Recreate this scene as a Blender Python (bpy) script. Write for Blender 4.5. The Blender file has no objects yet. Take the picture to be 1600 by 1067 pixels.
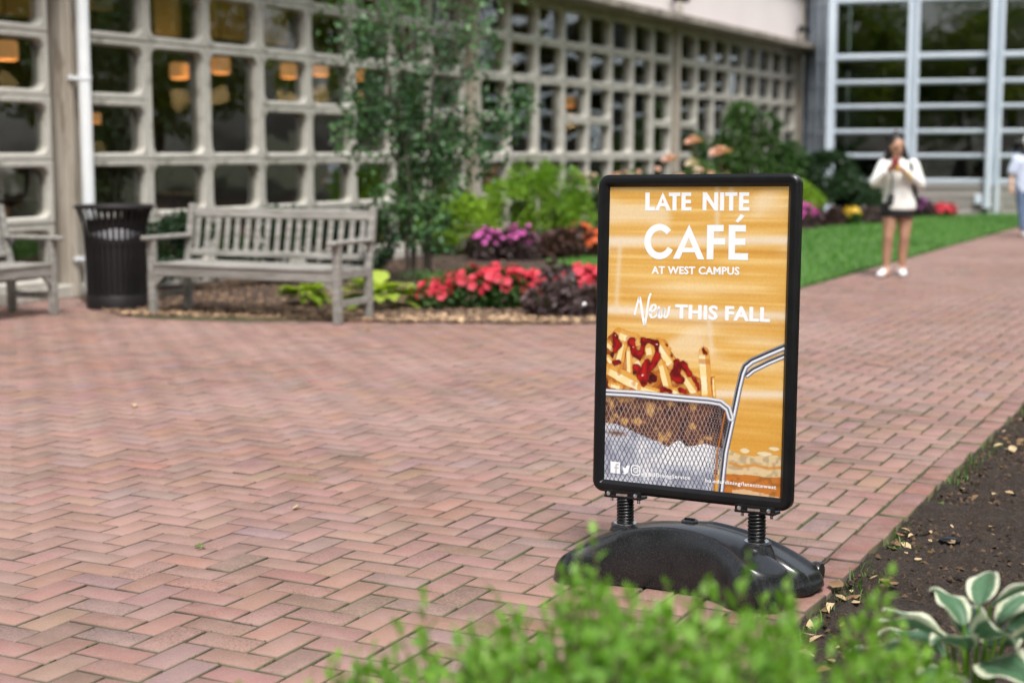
import bpy, bmesh, math, random
import numpy as np
from mathutils import Vector, Matrix

# ---------------------------------------------------------------- camera, light, exposure
SC = bpy.context.scene
COL = SC.collection
CAM_H = 1.30
cam_data = bpy.data.cameras.new("camera")
cam_data.sensor_width = 36.0
cam_data.lens = 2390.0 / 1600.0 * 36.0
cam_data.clip_start = 0.05
cam_data.clip_end = 600.0
cam_data.dof.use_dof = True
cam_data.dof.focus_distance = 4.62
cam_data.dof.aperture_fstop = 2.15
cam_data.dof.aperture_blades = 9
cam = bpy.data.objects.new("camera", cam_data)
COL.objects.link(cam)
cam.location = (0, 0, CAM_H)
cam.rotation_euler = (math.pi / 2 - 0.1232, 0.0, 0.0)
SC.camera = cam

SUN_ELEV = math.radians(60)
SUN_AZ = math.radians(170)          # compass style, measured from +Y towards +X
world = bpy.data.worlds.new("World")
SC.world = world
world.use_nodes = True
wn = world.node_tree
wn.nodes.clear()
w_out = wn.nodes.new("ShaderNodeOutputWorld")
w_bg = wn.nodes.new("ShaderNodeBackground")
w_hs = wn.nodes.new("ShaderNodeHueSaturation")
w_sky = wn.nodes.new("ShaderNodeTexSky")
w_sky.sky_type = 'NISHITA'
w_sky.sun_disc = False
w_sky.sun_elevation = SUN_ELEV
w_sky.sun_rotation = SUN_AZ
w_sky.air_density = 1.0
w_sky.dust_density = 4.0
w_sky.ozone_density = 1.0
w_hs.inputs["Saturation"].default_value = 0.42
w_bg.inputs["Strength"].default_value = 0.108
wn.links.new(w_sky.outputs[0], w_hs.inputs["Color"])
wn.links.new(w_hs.outputs[0], w_bg.inputs["Color"])
wn.links.new(w_bg.outputs[0], w_out.inputs["Surface"])

sun_d = bpy.data.lights.new("sun", 'SUN')
sun_d.energy = 1.5
sun_d.angle = math.radians(16)
sun_d.color = (1.0, 0.975, 0.94)
sun = bpy.data.objects.new("sun", sun_d)
COL.objects.link(sun)
sdir = Vector((math.sin(SUN_AZ) * math.cos(SUN_ELEV), math.cos(SUN_AZ) * math.cos(SUN_ELEV), math.sin(SUN_ELEV)))
sun.rotation_euler = sdir.to_track_quat('Z', 'Y').to_euler()

SC.view_settings.view_transform = 'Standard'
SC.view_settings.look = 'None'
SC.view_settings.gamma = 1.0
SC.view_settings.use_curve_mapping = False
SC.view_settings.exposure = 1.2
SC.render.engine = 'CYCLES'
SC.cycles.use_denoising = True
SC.cycles.max_bounces = 8
SC.cycles.transparent_max_bounces = 12
SC.cycles.caustics_reflective = False
SC.cycles.caustics_refractive = False
SC.cycles.sample_clamp_indirect = 4.0

RNG = np.random.default_rng(11)
random.seed(5)
YAW = 0.4655                                   # direction of the walk and of the long facade
D = Vector((math.sin(YAW), math.cos(YAW), 0))  # along the walk, away from the camera
N = Vector((math.cos(YAW), -math.sin(YAW), 0)) # across the walk, to the right


def dn(d, n, z=0.0):
    """a point given by its distances along and across the walk"""
    return D * d + N * n + Vector((0, 0, z))


# ---------------------------------------------------------------- helpers
def link(name, data, parent=None, loc=None, rot=None, xf=None):
    o = bpy.data.objects.new(name, data)
    COL.objects.link(o)
    if parent is not None:
        o.parent = parent
    if xf is not None:
        o.matrix_basis = xf
    if loc is not None:
        o.location = loc
    if rot is not None:
        o.rotation_euler = rot
    return o


def tag(o, label=None, cat=None, group=None, kind=None):
    if label:
        o["label"] = label
    if cat:
        o["category"] = cat
    if group:
        o["group"] = group
    if kind:
        o["kind"] = kind
    return o


def empty(name, loc, rz=0.0, label=None, cat=None, group=None, kind=None):
    o = link(name, None, loc=loc, rot=(0, 0, rz))
    o.empty_display_size = 0.1
    return tag(o, label, cat, group, kind)


def children(o):
    return [c for c in COL.objects if c.parent is o]


def copy_tree(o, parent=None, kids=None):
    c = o.copy()
    COL.objects.link(c)
    c.parent = parent
    for ch in (kids[o] if kids and o in kids else children(o)):
        copy_tree(ch, c, kids)
    return c


class MB:
    """collects polygons and links them as one mesh object"""

    def __init__(self):
        self.v, self.f, self.t = [], [], []
        self.tone = 0.5

    def add(self, verts, faces):
        b = len(self.v)
        self.v += [tuple(p) for p in verts]
        self.t += [self.tone] * len(verts)
        self.f += [tuple(b + i for i in fc) for fc in faces]
        return self

    def box(self, c, s, rot=None, bev=0.0):
        hx, hy, hz = s[0] / 2, s[1] / 2, s[2] / 2
        c = Vector(c)
        if bev <= 0:
            vs = [Vector((x, y, z)) for z in (-hz, hz) for y in (-hy, hy) for x in (-hx, hx)]
            fs = [(0, 2, 3, 1), (4, 5, 7, 6), (0, 1, 5, 4), (2, 6, 7, 3), (0, 4, 6, 2), (1, 3, 7, 5)]
        else:
            b = min(bev, hx * .9, hy * .9, hz * .9)
            vs, fs, idx = [], [], {}
            for sx in (-1, 1):
                for sy in (-1, 1):
                    for sz in (-1, 1):
                        for ax in range(3):
                            p = [sx * (hx - b), sy * (hy - b), sz * (hz - b)]
                            p[ax] = (sx * hx, sy * hy, sz * hz)[ax]
                            idx[(sx, sy, sz, ax)] = len(vs)
                            vs.append(Vector(p))
            for ax in range(3):
                o1, o2 = [(1, 2), (2, 0), (0, 1)][ax]
                for s_ in (-1, 1):
                    q = []
                    for a_, b_ in ((-1, -1), (1, -1), (1, 1), (-1, 1)):
                        k = [0, 0, 0]
                        k[ax], k[o1], k[o2] = s_, a_, b_
                        q.append(idx[(k[0], k[1], k[2], ax)])
                    fs.append(tuple(q if s_ > 0 else q[::-1]))
            for ax in range(3):
                o1, o2 = [(1, 2), (2, 0), (0, 1)][ax]
                for s1 in (-1, 1):
                    for s2 in (-1, 1):
                        ks = []
                        for a_, pl in ((-1, o1), (1, o1), (1, o2), (-1, o2)):
                            k = [0, 0, 0]
                            k[ax], k[o1], k[o2] = a_, s1, s2
                            ks.append(idx[(k[0], k[1], k[2], pl)])
                        fs.append(tuple(ks if s1 * s2 > 0 else ks[::-1]))
            for sx in (-1, 1):
                for sy in (-1, 1):
                    for sz in (-1, 1):
                        q = [idx[(sx, sy, sz, a)] for a in range(3)]
                        fs.append(tuple(q if sx * sy * sz > 0 else q[::-1]))
        if rot is not None:
            vs = [rot @ p for p in vs]
        return self.add([c + p for p in vs], fs)

    def bar(self, a, b, w, h, up=(0, 0, 1), bev=0.0):
        """a box from a to b, w wide and h high"""
        a, b = Vector(a), Vector(b)
        x = (b - a).normalized()
        y = Vector(up).cross(x).normalized()
        z = x.cross(y)
        m = Matrix((x, y, z)).transposed()
        return self.box((a + b) / 2, ((b - a).length, w, h), m, bev)

    def tube(self, pts, rad, seg=8, cap=True):
        pts = [Vector(p) for p in pts]
        n = len(pts)
        if not hasattr(rad, '__len__'):
            rad = [rad] * n
        vs, fs = [], []
        t0 = (pts[1] - pts[0]).normalized()
        ref = Vector((0, 0, 1)) if abs(t0.z) < .9 else Vector((1, 0, 0))
        nx = t0.cross(ref).normalized()
        for i in range(n):
            t = (pts[min(i + 1, n - 1)] - pts[max(i - 1, 0)]).normalized()
            nx = (nx - t * nx.dot(t)).normalized()
            ny = t.cross(nx)
            for k in range(seg):
                a = 2 * math.pi * k / seg
                vs.append(pts[i] + (nx * math.cos(a) + ny * math.sin(a)) * rad[i])
        for i in range(n - 1):
            for k in range(seg):
                k2 = (k + 1) % seg
                fs.append((i * seg + k, i * seg + k2, (i + 1) * seg + k2, (i + 1) * seg + k))
        if cap:
            fs.append(tuple(range(seg))[::-1])
            fs.append(tuple((n - 1) * seg + k for k in range(seg)))
        return self.add(vs, fs)

    def lathe(self, prof, seg=24, c=(0, 0, 0), rot=None, cap=True):
        """prof: list of (radius, z)"""
        vs, fs = [], []
        c = Vector(c)
        for r, z in prof:
            for k in range(seg):
                a = 2 * math.pi * k / seg
                p = Vector((r * math.cos(a), r * math.sin(a), z))
                vs.append(c + (rot @ p if rot is not None else p))
        for i in range(len(prof) - 1):
            for k in range(seg):
                k2 = (k + 1) % seg
                fs.append((i * seg + k, i * seg + k2, (i + 1) * seg + k2, (i + 1) * seg + k))
        if cap:
            fs.append(tuple(range(seg))[::-1])
            fs.append(tuple((len(prof) - 1) * seg + k for k in range(seg)))
        return self.add(vs, fs)

    def prism(self, poly, y0, y1):
        """polygon in x,z pushed from y0 to y1"""
        n = len(poly)
        vs = [(x, y0, z) for x, z in poly] + [(x, y1, z) for x, z in poly]
        fs = [tuple(range(n)), tuple(range(n, 2 * n))[::-1]]
        fs += [(i, i + n, (i + 1) % n + n, (i + 1) % n) for i in range(n)]
        return self.add(vs, fs)

    def mesh(self, name, mat=None, smooth=False):
        me = bpy.data.meshes.new(name)
        me.from_pydata(self.v, [], self.f)
        if len(set(self.t)) > 1 or self.t and self.t[0] != 0.5:
            at = me.attributes.new("tone", 'FLOAT', 'POINT')
            at.data.foreach_set("value", self.t)
        if mat is not None:
            me.materials.append(mat)
        if smooth:
            me.polygons.foreach_set("use_smooth", [True] * len(me.polygons))
            try:
                me.set_sharp_from_angle(angle=math.radians(smooth if smooth > 1 else 40))
            except Exception:
                pass
        me.update()
        return me

    def build(self, name, mat=None, parent=None, smooth=False, **kw):
        return link(name, self.mesh(name, mat, smooth), parent, **kw)


def mesh_np(name, verts, faces, mat=None, attrs=None, smooth=False):
    """faces: (n,3) or (n,4) array"""
    me = bpy.data.meshes.new(name)
    verts = np.asarray(verts, np.float32)
    faces = np.asarray(faces, np.int32)
    nf, k = faces.shape
    me.vertices.add(len(verts))
    me.vertices.foreach_set("co", verts.ravel())
    me.loops.add(nf * k)
    me.loops.foreach_set("vertex_index", faces.ravel())
    me.polygons.add(nf)
    me.polygons.foreach_set("loop_start", np.arange(0, nf * k, k, dtype=np.int32))
    me.polygons.foreach_set("loop_total", np.full(nf, k, np.int32))
    if smooth:
        me.polygons.foreach_set("use_smooth", np.ones(nf, bool))
    for an, av in (attrs or {}).items():
        av = np.asarray(av, np.float32)
        if av.ndim == 1:
            at = me.attributes.new(an, 'FLOAT', 'POINT')
            at.data.foreach_set("value", av)
        else:
            at = me.attributes.new(an, 'FLOAT_COLOR', 'POINT')
            at.data.foreach_set("color", av.ravel())
    if mat is not None:
        me.materials.append(mat)
    me.update(calc_edges=True)
    me.validate()
    return me


def snoise(p, freq, seed, octaves=3):
    """cheap smooth noise in about -1..1 for an (n,3) array"""
    r = np.random.default_rng(seed)
    out = np.zeros(len(p))
    amp = 1.0
    for _ in range(octaves):
        for _k in range(5):
            k = r.normal(size=3)
            k = k / np.linalg.norm(k) * freq * r.uniform(.7, 1.3)
            out += amp * np.sin(p @ k + r.uniform(0, 6.28)) * .4
        freq *= 2.1
        amp *= .55
    return out


# ---------------------------------------------------------------- materials
def nodes_of(name):
    m = bpy.data.materials.new(name)
    m.use_nodes = True
    nt = m.node_tree
    b = nt.nodes["Principled BSDF"]
    return m, nt, b


def N_(nt, t, **kw):
    n = nt.nodes.new(t)
    for k, v in kw.items():
        if k in n.inputs:
            n.inputs[k].default_value = v
        else:
            setattr(n, k, v)
    return n


def mixc(nt, fac, a, b, mode='MIX'):
    n = nt.nodes.new("ShaderNodeMix")
    n.data_type = 'RGBA'
    n.blend_type = mode
    for s, v in ((0, fac), (6, a), (7, b)):
        if hasattr(v, "is_output"):
            nt.links.new(v, n.inputs[s])
        elif s == 0:
            n.inputs[0].default_value = v
        else:
            n.inputs[s].default_value = (*v, 1.0)
    return n.outputs[2]


def ramp(nt, src, p0, p1):
    n = nt.nodes.new("ShaderNodeMapRange")
    n.inputs[1].default_value = p0
    n.inputs[2].default_value = p1
    nt.links.new(src, n.inputs[0])
    return n.outputs[0]


def noise(nt, scale, detail=4, rough=.6, coords='Object', stretch=None):
    tc = nt.nodes.new("ShaderNodeTexCoord")
    src = tc.outputs[coords]
    if coords == 'World':
        src = None
    if stretch:
        mp = nt.nodes.new("ShaderNodeMapping")
        mp.inputs["Scale"].default_value = stretch
        nt.links.new(src, mp.inputs[0])
        src = mp.outputs[0]
    n = N_(nt, "ShaderNodeTexNoise", Scale=scale, Detail=detail, Roughness=rough)
    nt.links.new(src, n.inputs["Vector"])
    return n.outputs[0]


def wnoise(nt, scale, detail=4, rough=.6):
    g = nt.nodes.new("ShaderNodeNewGeometry")
    n = N_(nt, "ShaderNodeTexNoise", Scale=scale, Detail=detail, Roughness=rough)
    nt.links.new(g.outputs["Position"], n.inputs["Vector"])
    return n.outputs[0]


def bump(nt, b, h, strength=.3, dist=.01):
    n = N_(nt, "ShaderNodeBump", Strength=strength, Distance=dist)
    nt.links.new(h, n.inputs["Height"])
    nt.links.new(n.outputs[0], b.inputs["Normal"])


def mat_noise(name, c0, c1, scale=8, rough=.7, bmp=.2, dist=.005, metal=0.0, detail=5, lo=.35, hi=.65, stretch=None, spec=.5, coat=0.0, c2=None, s2=60):
    m, nt, b = nodes_of(name)
    f = noise(nt, scale, detail, .6, 'Object', stretch)
    c = mixc(nt, ramp(nt, f, lo, hi), c0, c1)
    if c2:
        f2 = noise(nt, s2, 3, .6, 'Object', stretch)
        c = mixc(nt, ramp(nt, f2, .52, .7), c, c2)
    nt.links.new(c, b.inputs["Base Color"])
    b.inputs["Roughness"].default_value = rough
    b.inputs["Metallic"].default_value = metal
    b.inputs["Specular IOR Level"].default_value = spec
    b.inputs["Coat Weight"].default_value = coat
    if bmp:
        bump(nt, b, noise(nt, scale * 4, 5, .6, 'Object', stretch), bmp, dist)
    return m


def mat_leaf(name, dark, light, rough=.45, trans=.35, spec=.35, hue=None):
    m, nt, b = nodes_of(name)
    at = N_(nt, "ShaderNodeAttribute", attribute_name="tone")
    c = mixc(nt, at.outputs["Fac"], dark, light)
    if hue:
        c = mixc(nt, ramp(nt, wnoise(nt, 2.2, 2), .5, .75), c, hue)
    nt.links.new(c, b.inputs["Base Color"])
    b.inputs["Roughness"].default_value = rough
    b.inputs["Specular IOR Level"].default_value = spec
    tr = nt.nodes.new("ShaderNodeBsdfTranslucent")
    nt.links.new(mixc(nt, 1.0, c, (1.25, 1.3, .6), 'MULTIPLY'), tr.inputs[0])
    mx = nt.nodes.new("ShaderNodeMixShader")
    mx.inputs[0].default_value = trans
    nt.links.new(b.outputs[0], mx.inputs[1])
    nt.links.new(tr.outputs[0], mx.inputs[2])
    nt.links.new(mx.outputs[0], nt.nodes["Material Output"].inputs[0])
    return m


def mat_glass(name, tint, rough=0.0, boost=1.0, wav=.0):
    """architectural glass: see-through, with mirror reflection by angle"""
    m, nt, b = nodes_of(name)
    nt.nodes.remove(b)
    tr = N_(nt, "ShaderNodeBsdfTransparent")
    tr.inputs[0].default_value = (*tint, 1)
    gl = N_(nt, "ShaderNodeBsdfGlossy", Roughness=rough)
    fr = N_(nt, "ShaderNodeFresnel", IOR=1.52)
    gm = nt.nodes.new("ShaderNodeNewGeometry")
    io = N_(nt, "ShaderNodeMath", operation='MULTIPLY_ADD')   # same mirror strength on both faces of the pane
    io.inputs[1].default_value = 1 / 1.52 - 1.52
    io.inputs[2].default_value = 1.52
    nt.links.new(gm.outputs["Backfacing"], io.inputs[0])
    nt.links.new(io.outputs[0], fr.inputs["IOR"])
    mt = N_(nt, "ShaderNodeMath", operation='MULTIPLY_ADD')
    mt.inputs[1].default_value = boost
    mt.inputs[2].default_value = .05
    mt.use_clamp = True
    nt.links.new(fr.outputs[0], mt.inputs[0])
    if wav:
        h = wnoise(nt, 1.3, 2)
        bp = N_(nt, "ShaderNodeBump", Strength=wav, Distance=.05)
        nt.links.new(h, bp.inputs["Height"])
        nt.links.new(bp.outputs[0], gl.inputs["Normal"])
    mx = nt.nodes.new("ShaderNodeMixShader")
    nt.links.new(mt.outputs[0], mx.inputs[0])
    nt.links.new(tr.outputs[0], mx.inputs[1])
    nt.links.new(gl.outputs[0], mx.inputs[2])
    nt.links.new(mx.outputs[0], nt.nodes["Material Output"].inputs[0])
    return m


def mat_brick(name, attr="col", moss=0.0):
    m, nt, b = nodes_of(name)
    at = N_(nt, "ShaderNodeAttribute", attribute_name=attr)
    c = at.outputs["Color"]
    sp = wnoise(nt, 420, 2, .7)
    sc = N_(nt, "ShaderNodeMath", operation='MULTIPLY')
    nt.links.new(ramp(nt, sp, .48, .7), sc.inputs[0])
    nt.links.new(ramp(nt, wnoise(nt, 3.5, 3), .3, .7), sc.inputs[1])
    c = mixc(nt, sc.outputs[0], c, (.11, .08, .065))
    sp2 = wnoise(nt, 300, 2, .7)
    c2 = mixc(nt, ramp(nt, sp2, .56, .78), c, (.42, .31, .25))
    sp3 = wnoise(nt, 130, 3, .75)
    sc3 = N_(nt, "ShaderNodeMath", operation='MULTIPLY')
    nt.links.new(ramp(nt, sp3, .46, .60), sc3.inputs[0])
    nt.links.new(at.outputs["Alpha"], sc3.inputs[1])
    c2 = mixc(nt, sc3.outputs[0], c2, (.105, .08, .062))
    bl = wnoise(nt, 9, 3, .6)
    c2 = mixc(nt, ramp(nt, bl, .45, .9), c2, (.30, .19, .165))
    wv = wnoise(nt, .5, 3, .55)
    c3 = mixc(nt, ramp(nt, wv, .42, 1.0), c2, (.36, .25, .225))
    if moss:
        mo = wnoise(nt, 1.1, 4, .65)
        c3 = mixc(nt, ramp(nt, mo, .62, .95), c3, (.17, .17, .07))
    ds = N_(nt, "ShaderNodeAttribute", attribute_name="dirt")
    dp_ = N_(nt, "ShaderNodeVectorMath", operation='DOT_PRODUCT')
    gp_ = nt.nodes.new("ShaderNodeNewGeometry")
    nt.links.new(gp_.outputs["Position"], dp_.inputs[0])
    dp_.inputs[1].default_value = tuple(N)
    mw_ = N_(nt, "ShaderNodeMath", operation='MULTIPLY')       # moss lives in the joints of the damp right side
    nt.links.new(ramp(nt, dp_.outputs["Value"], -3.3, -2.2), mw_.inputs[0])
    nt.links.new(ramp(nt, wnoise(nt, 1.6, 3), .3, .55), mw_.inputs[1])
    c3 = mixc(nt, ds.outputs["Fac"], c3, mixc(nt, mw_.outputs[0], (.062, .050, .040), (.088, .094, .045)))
    nt.links.new(c3, b.inputs["Base Color"])
    rg = ramp(nt, wnoise(nt, 14, 3), .3, .7)
    mr = N_(nt, "ShaderNodeMapRange")
    mr.inputs[3].default_value = .55
    mr.inputs[4].default_value = .8
    nt.links.new(rg, mr.inputs[0])
    nt.links.new(mr.outputs[0], b.inputs["Roughness"])
    b.inputs["Specular IOR Level"].default_value = .4
    bump(nt, b, wnoise(nt, 260, 4, .65), .35, .002)
    return m


M = {}
M['brick'] = mat_brick("brick_red", moss=1)
M['joint'] = mat_noise("sand_joint", (.055, .045, .035), (.05, .075, .025), 2.2, .95, .4, .004, lo=.45, hi=.6)
M['soil'] = mat_noise("dark_soil", (.011, .007, .0045), (.036, .022, .014), 22, .95, .9, .012, lo=.3, hi=.75, c2=(.07, .046, .032), s2=130)
M['mulch'] = mat_noise("bark_mulch", (.025, .016, .013), (.075, .046, .034), 14, .95, .9, .02, lo=.3, hi=.7, c2=(.12, .075, .05), s2=60)
M['lawn'] = mat_noise("lawn_green", (.035, .10, .013), (.085, .19, .035), .9, .9, .5, .02, c2=(.12, .17, .05), s2=24)
M['ground'] = mat_noise("earth", (.05, .055, .03), (.08, .085, .045), .4, .95, .3, .02)
M['blade'] = mat_leaf("grass_blade", (.035, .14, .012), (.10, .27, .035), .5, .35)
M['concrete'] = mat_noise("weathered_concrete", (.41, .395, .345), (.57, .55, .50), 1.6, .85, .25, .004, c2=(.23, .215, .175), s2=5)
M['pillar'] = mat_noise("brown_stained_concrete", (.33, .285, .23), (.46, .42, .355), 1.4, .9, .3, .004, stretch=(3, 3, .5), c2=(.20, .16, .12), s2=4)
M['eave'] = mat_noise("sooty_concrete", (.17, .145, .12), (.36, .32, .27), 2.5, .9, .3, .006, c2=(.11, .09, .08), s2=9)
M['stucco'] = mat_noise("pale_pink_stucco", (.76, .69, .68), (.80, .735, .72), 1.0, .9, .1, .003)
M['cream'] = mat_noise("cream_concrete", (.50, .46, .38), (.58, .54, .46), 2, .85, .15, .003)
M['white_pipe'] = mat_noise("white_painted_pipe", (.72, .76, .78), (.80, .82, .83), 3, .4, .05, .001)
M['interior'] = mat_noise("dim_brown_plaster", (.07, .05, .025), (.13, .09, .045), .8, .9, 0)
M['soffit'] = mat_noise("warm_beige_panel", (.62, .46, .22), (.70, .54, .28), .6, .8, 0)
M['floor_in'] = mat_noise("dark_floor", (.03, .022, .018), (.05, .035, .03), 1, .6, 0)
M['steel_blue'] = mat_noise("pale_blue_grey_steel", (.50, .57, .65), (.58, .65, .72), 1.5, .4, .04, .002, spec=.5)
M['base_stone'] = mat_noise("grey_board_concrete", (.25, .235, .215), (.36, .34, .315), 3, .9, .3, .004, stretch=(.3, 1, 4))
M['glass'] = mat_glass("old_window_glass", (.84, .86, .82), .0, 1.5, .12)
M['glass2'] = mat_glass("curtain_wall_glass", (.55, .62, .60), .0, 1.9, .06)
M['teak'] = mat_noise("weathered_teak", (.19, .182, .165), (.34, .33, .305), 3, .85, .35, .003, stretch=(.7, 9, 9), c2=(.13, .125, .095), s2=7)
M['can'] = mat_noise("dark_bronze_steel", (.012, .010, .011), (.018, .015, .016), 6, .5, .05, .001, spec=.3)
M['bag'] = mat_noise("white_plastic_bag", (.65, .68, .74), (.8, .82, .86), 8, .4, .4, .01)
M['black_frame'] = mat_noise("black_powder_coat", (.005, .005, .006), (.008, .008, .009), 20, .30, .04, .0005, spec=.28)
M['black_plastic'] = mat_noise("black_moulded_plastic", (.008, .0085, .010), (.014, .015, .017), 14, .22, .08, .0004, spec=.5, c2=(.03, .03, .03), s2=220)
M['spring'] = mat_noise("black_spring_steel", (.006, .006, .007), (.01, .01, .011), 20, .28, 0, metal=.3, spec=.6)
M['chrome'] = mat_noise("zinc_steel", (.55, .56, .58), (.7, .71, .73), 40, .25, 0, metal=1)
M['bark'] = mat_noise("grey_bark", (.075, .062, .05), (.15, .13, .11), 14, .9, .5, .006, stretch=(3, 3, .6))
M['twig'] = mat_noise("brown_twig", (.10, .075, .035), (.15, .12, .05), 20, .8, .2, .002)
M['lamp'] = None
M['skin'] = mat_noise("skin", (.42, .23, .15), (.47, .27, .18), 12, .5, .03, .001)
M['skin2'] = mat_noise("fair_skin", (.50, .30, .21), (.55, .34, .25), 12, .5, .03, .001)
M['hair'] = mat_noise("black_hair", (.008, .006, .006), (.02, .016, .015), 30, .45, .4, .003, stretch=(4, 4, .6))
M['sweater'] = mat_noise("cream_white_knit", (.74, .74, .71), (.82, .82, .79), 26, .9, .4, .004)
M['shorts'] = mat_noise("black_cotton", (.008, .008, .01), (.015, .015, .018), 20, .85, .2, .002)
M['shoe'] = mat_noise("white_canvas", (.78, .79, .81), (.85, .86, .88), 30, .7, .1, .001)
M['tee'] = mat_noise("pale_blue_cotton", (.52, .59, .76), (.60, .67, .82), 10, .9, .2, .003)
M['jeans'] = mat_noise("blue_denim", (.065, .105, .19), (.12, .17, .27), 20, .9, .3, .002)
M['black_bag'] = mat_noise("black_nylon", (.01, .011, .013), (.02, .022, .025), 20, .6, .2, .003)
M['pink'] = mat_noise("pink_case", (.60, .13, .15), (.68, .17, .19), 20, .35, 0)
M['yellow'] = mat_noise("yellow_rubber", (.62, .40, .06), (.7, .46, .08), 20, .5, 0)
M['lens'] = mat_noise("eye_dark", (.01, .008, .007), (.015, .012, .01), 30, .2, 0)
M['lip'] = mat_noise("lip", (.36, .12, .10), (.40, .14, .12), 30, .4, 0)
M['dry_leaf'] = mat_leaf("dry_leaf", (.18, .10, .045), (.62, .46, .27), .6, .2)
M['chip'] = mat_leaf("wood_chip", (.08, .045, .03), (.62, .42, .25), .8, .05)


def mat_emit(name, col, s):
    m, nt, b = nodes_of(name)
    b.inputs["Base Color"].default_value = (*col, 1)
    b.inputs["Emission Color"].default_value = (*col, 1)
    b.inputs["Emission Strength"].default_value = s
    return m


M['lamp'] = mat_emit("amber_lamp_shade", (1.0, .47, .18), .20)

# ================================================================ GROUND
def sheet(name, poly, z, mat, kind='structure', sub=0, amp=0.0, seed=0, skirt=0.0):
    bm = bmesh.new()
    vs = [bm.verts.new((p.x, p.y, z)) for p in poly]
    bm.faces.new(vs)
    if skirt:
        r = bmesh.ops.extrude_face_region(bm, geom=list(bm.faces))
        for e in r['geom']:
            if isinstance(e, bmesh.types.BMVert):
                e.co.z -= skirt
        bmesh.ops.recalc_face_normals(bm, faces=bm.faces)
    me = bpy.data.meshes.new(name)
    bm.to_mesh(me)
    bm.free()
    me.materials.append(mat)
    return tag(link(name, me), kind=kind)


def grid_dn(name, d0, d1, n0, n1, step, zf, mat, attrs=None):
    """a bumpy sheet laid out along and across the walk"""
    nd, nn = int((d1 - d0) / step) + 1, int((n1 - n0) / step) + 1
    dd, nnv = np.meshgrid(np.linspace(d0, d1, nd), np.linspace(n0, n1, nn), indexing='ij')
    x = dd * D.x + nnv * N.x
    y = dd * D.y + nnv * N.y
    p = np.stack([x.ravel(), y.ravel(), np.zeros(x.size)], 1)
    p[:, 2] = zf(p, dd.ravel(), nnv.ravel())
    i = np.arange(nd * nn).reshape(nd, nn)
    f = np.stack([i[:-1, :-1], i[:-1, 1:], i[1:, 1:], i[1:, :-1]], -1).reshape(-1, 4)[:, ::-1]
    return mesh_np(name, p, f, mat, attrs, True)


W = 0.1015                               # brick module
N_IN, N_OUT = -1.255, -1.150             # soldier course along the right bed
LAWN_N = -4.10
P_O = Vector((-0.877, 4.875, 0))         # one corner of the herringbone
O_D, O_N = P_O.dot(D), P_O.dot(N)

g = 150
sheet("ground", [Vector((-g, -g, 0)), Vector((g, -g, 0)), Vector((g, g, 0)), Vector((-g, g, 0))], -0.12, M['ground'])

BED_LINE = [(-9.75, 10.62), (-8.6, 9.72), (-8.2, 9.50), (-7.4, 9.72), (-6.15, 10.04), (-5.2, 10.40), (-4.75, 10.60), (-4.45, 10.95), (-4.25, 11.5), (-4.13, 12.3)]


def bed_edge(n):
    """distance along the walk at which the planting bed begins"""
    if n <= BED_LINE[0][0]:
        return 10.62
    if n >= LAWN_N:
        return 1e9
    for (a, da), (b, db) in zip(BED_LINE, BED_LINE[1:]):
        if a <= n <= b:
            return da + (db - da) * (n - a) / (b - a)
    return 12.3


# pavement: a joint bed of sand with bricks laid herringbone on it
pave = sheet("brick_pavement", [dn(-6, N_IN + .004), dn(34.5, N_IN + .004), dn(34.5, -14), dn(-6, -14)], -0.009, M['joint'], skirt=.1)

TONES = [((.305, .160, .125), 34), ((.335, .185, .148), 24), ((.275, .145, .112), 14), ((.295, .190, .168), 11), ((.26, .185, .185), 8),
         ((.175, .115, .09), 10), ((.315, .160, .105), 7), ((.27, .172, .132), 7)]
TW = np.array([t[1] for t in TONES], float)
TW /= TW.sum()


def brick_tone(r):
    c = (np.array(TONES[r.choice(len(TONES), p=TW)][0]) * .66 + np.array((.30, .160, .128)) * .34) * .90 * r.uniform(.90, 1.08) + r.normal(0, .007, 3)
    return np.clip(c, .03, .9)


def brick_verts(lx, ly, r, gap=.0026, bev=.0042, jit=.0011, h=.05):
    x, y = lx / 2 - gap, ly / 2 - gap
    q = [(-1, -1), (1, -1), (1, 1), (-1, 1)]
    cj = r.normal(0, jit * .6, (4, 2))
    v = []
    tz = r.normal(0, .0006, 4)
    for k, (a, b) in enumerate(q):
        v.append((a * (x - bev) + cj[k][0], b * (y - bev) + cj[k][1], tz[k]))
    for k, (a, b) in enumerate(q):
        v.append((a * x + cj[k][0], b * y + cj[k][1], -bev * .9 + tz[k]))
    for k, (a, b) in enumerate(q):
        v.append((a * x + cj[k][0], b * y + cj[k][1], -h))
    f = [(0, 1, 2, 3)]
    for k in range(4):
        k2 = (k + 1) % 4
        f.append((4 + k, 4 + k2, k2, k))
        f.append((8 + k, 8 + k2, 4 + k2, 4 + k))
    return np.array(v), np.array(f)


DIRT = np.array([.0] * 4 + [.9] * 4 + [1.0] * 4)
F_PX = 2390 / 1600 * 1024


def view_px(p):
    """pixel of a point in the 1024 x 682 picture"""
    c, s = math.cos(.1232), math.sin(.1232)
    z = p.y * c - (p.z - CAM_H) * s
    yy = p.y * s + (p.z - CAM_H) * c
    return (512 + F_PX * p.x / z, 341 - F_PX * yy / z, z)


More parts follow.
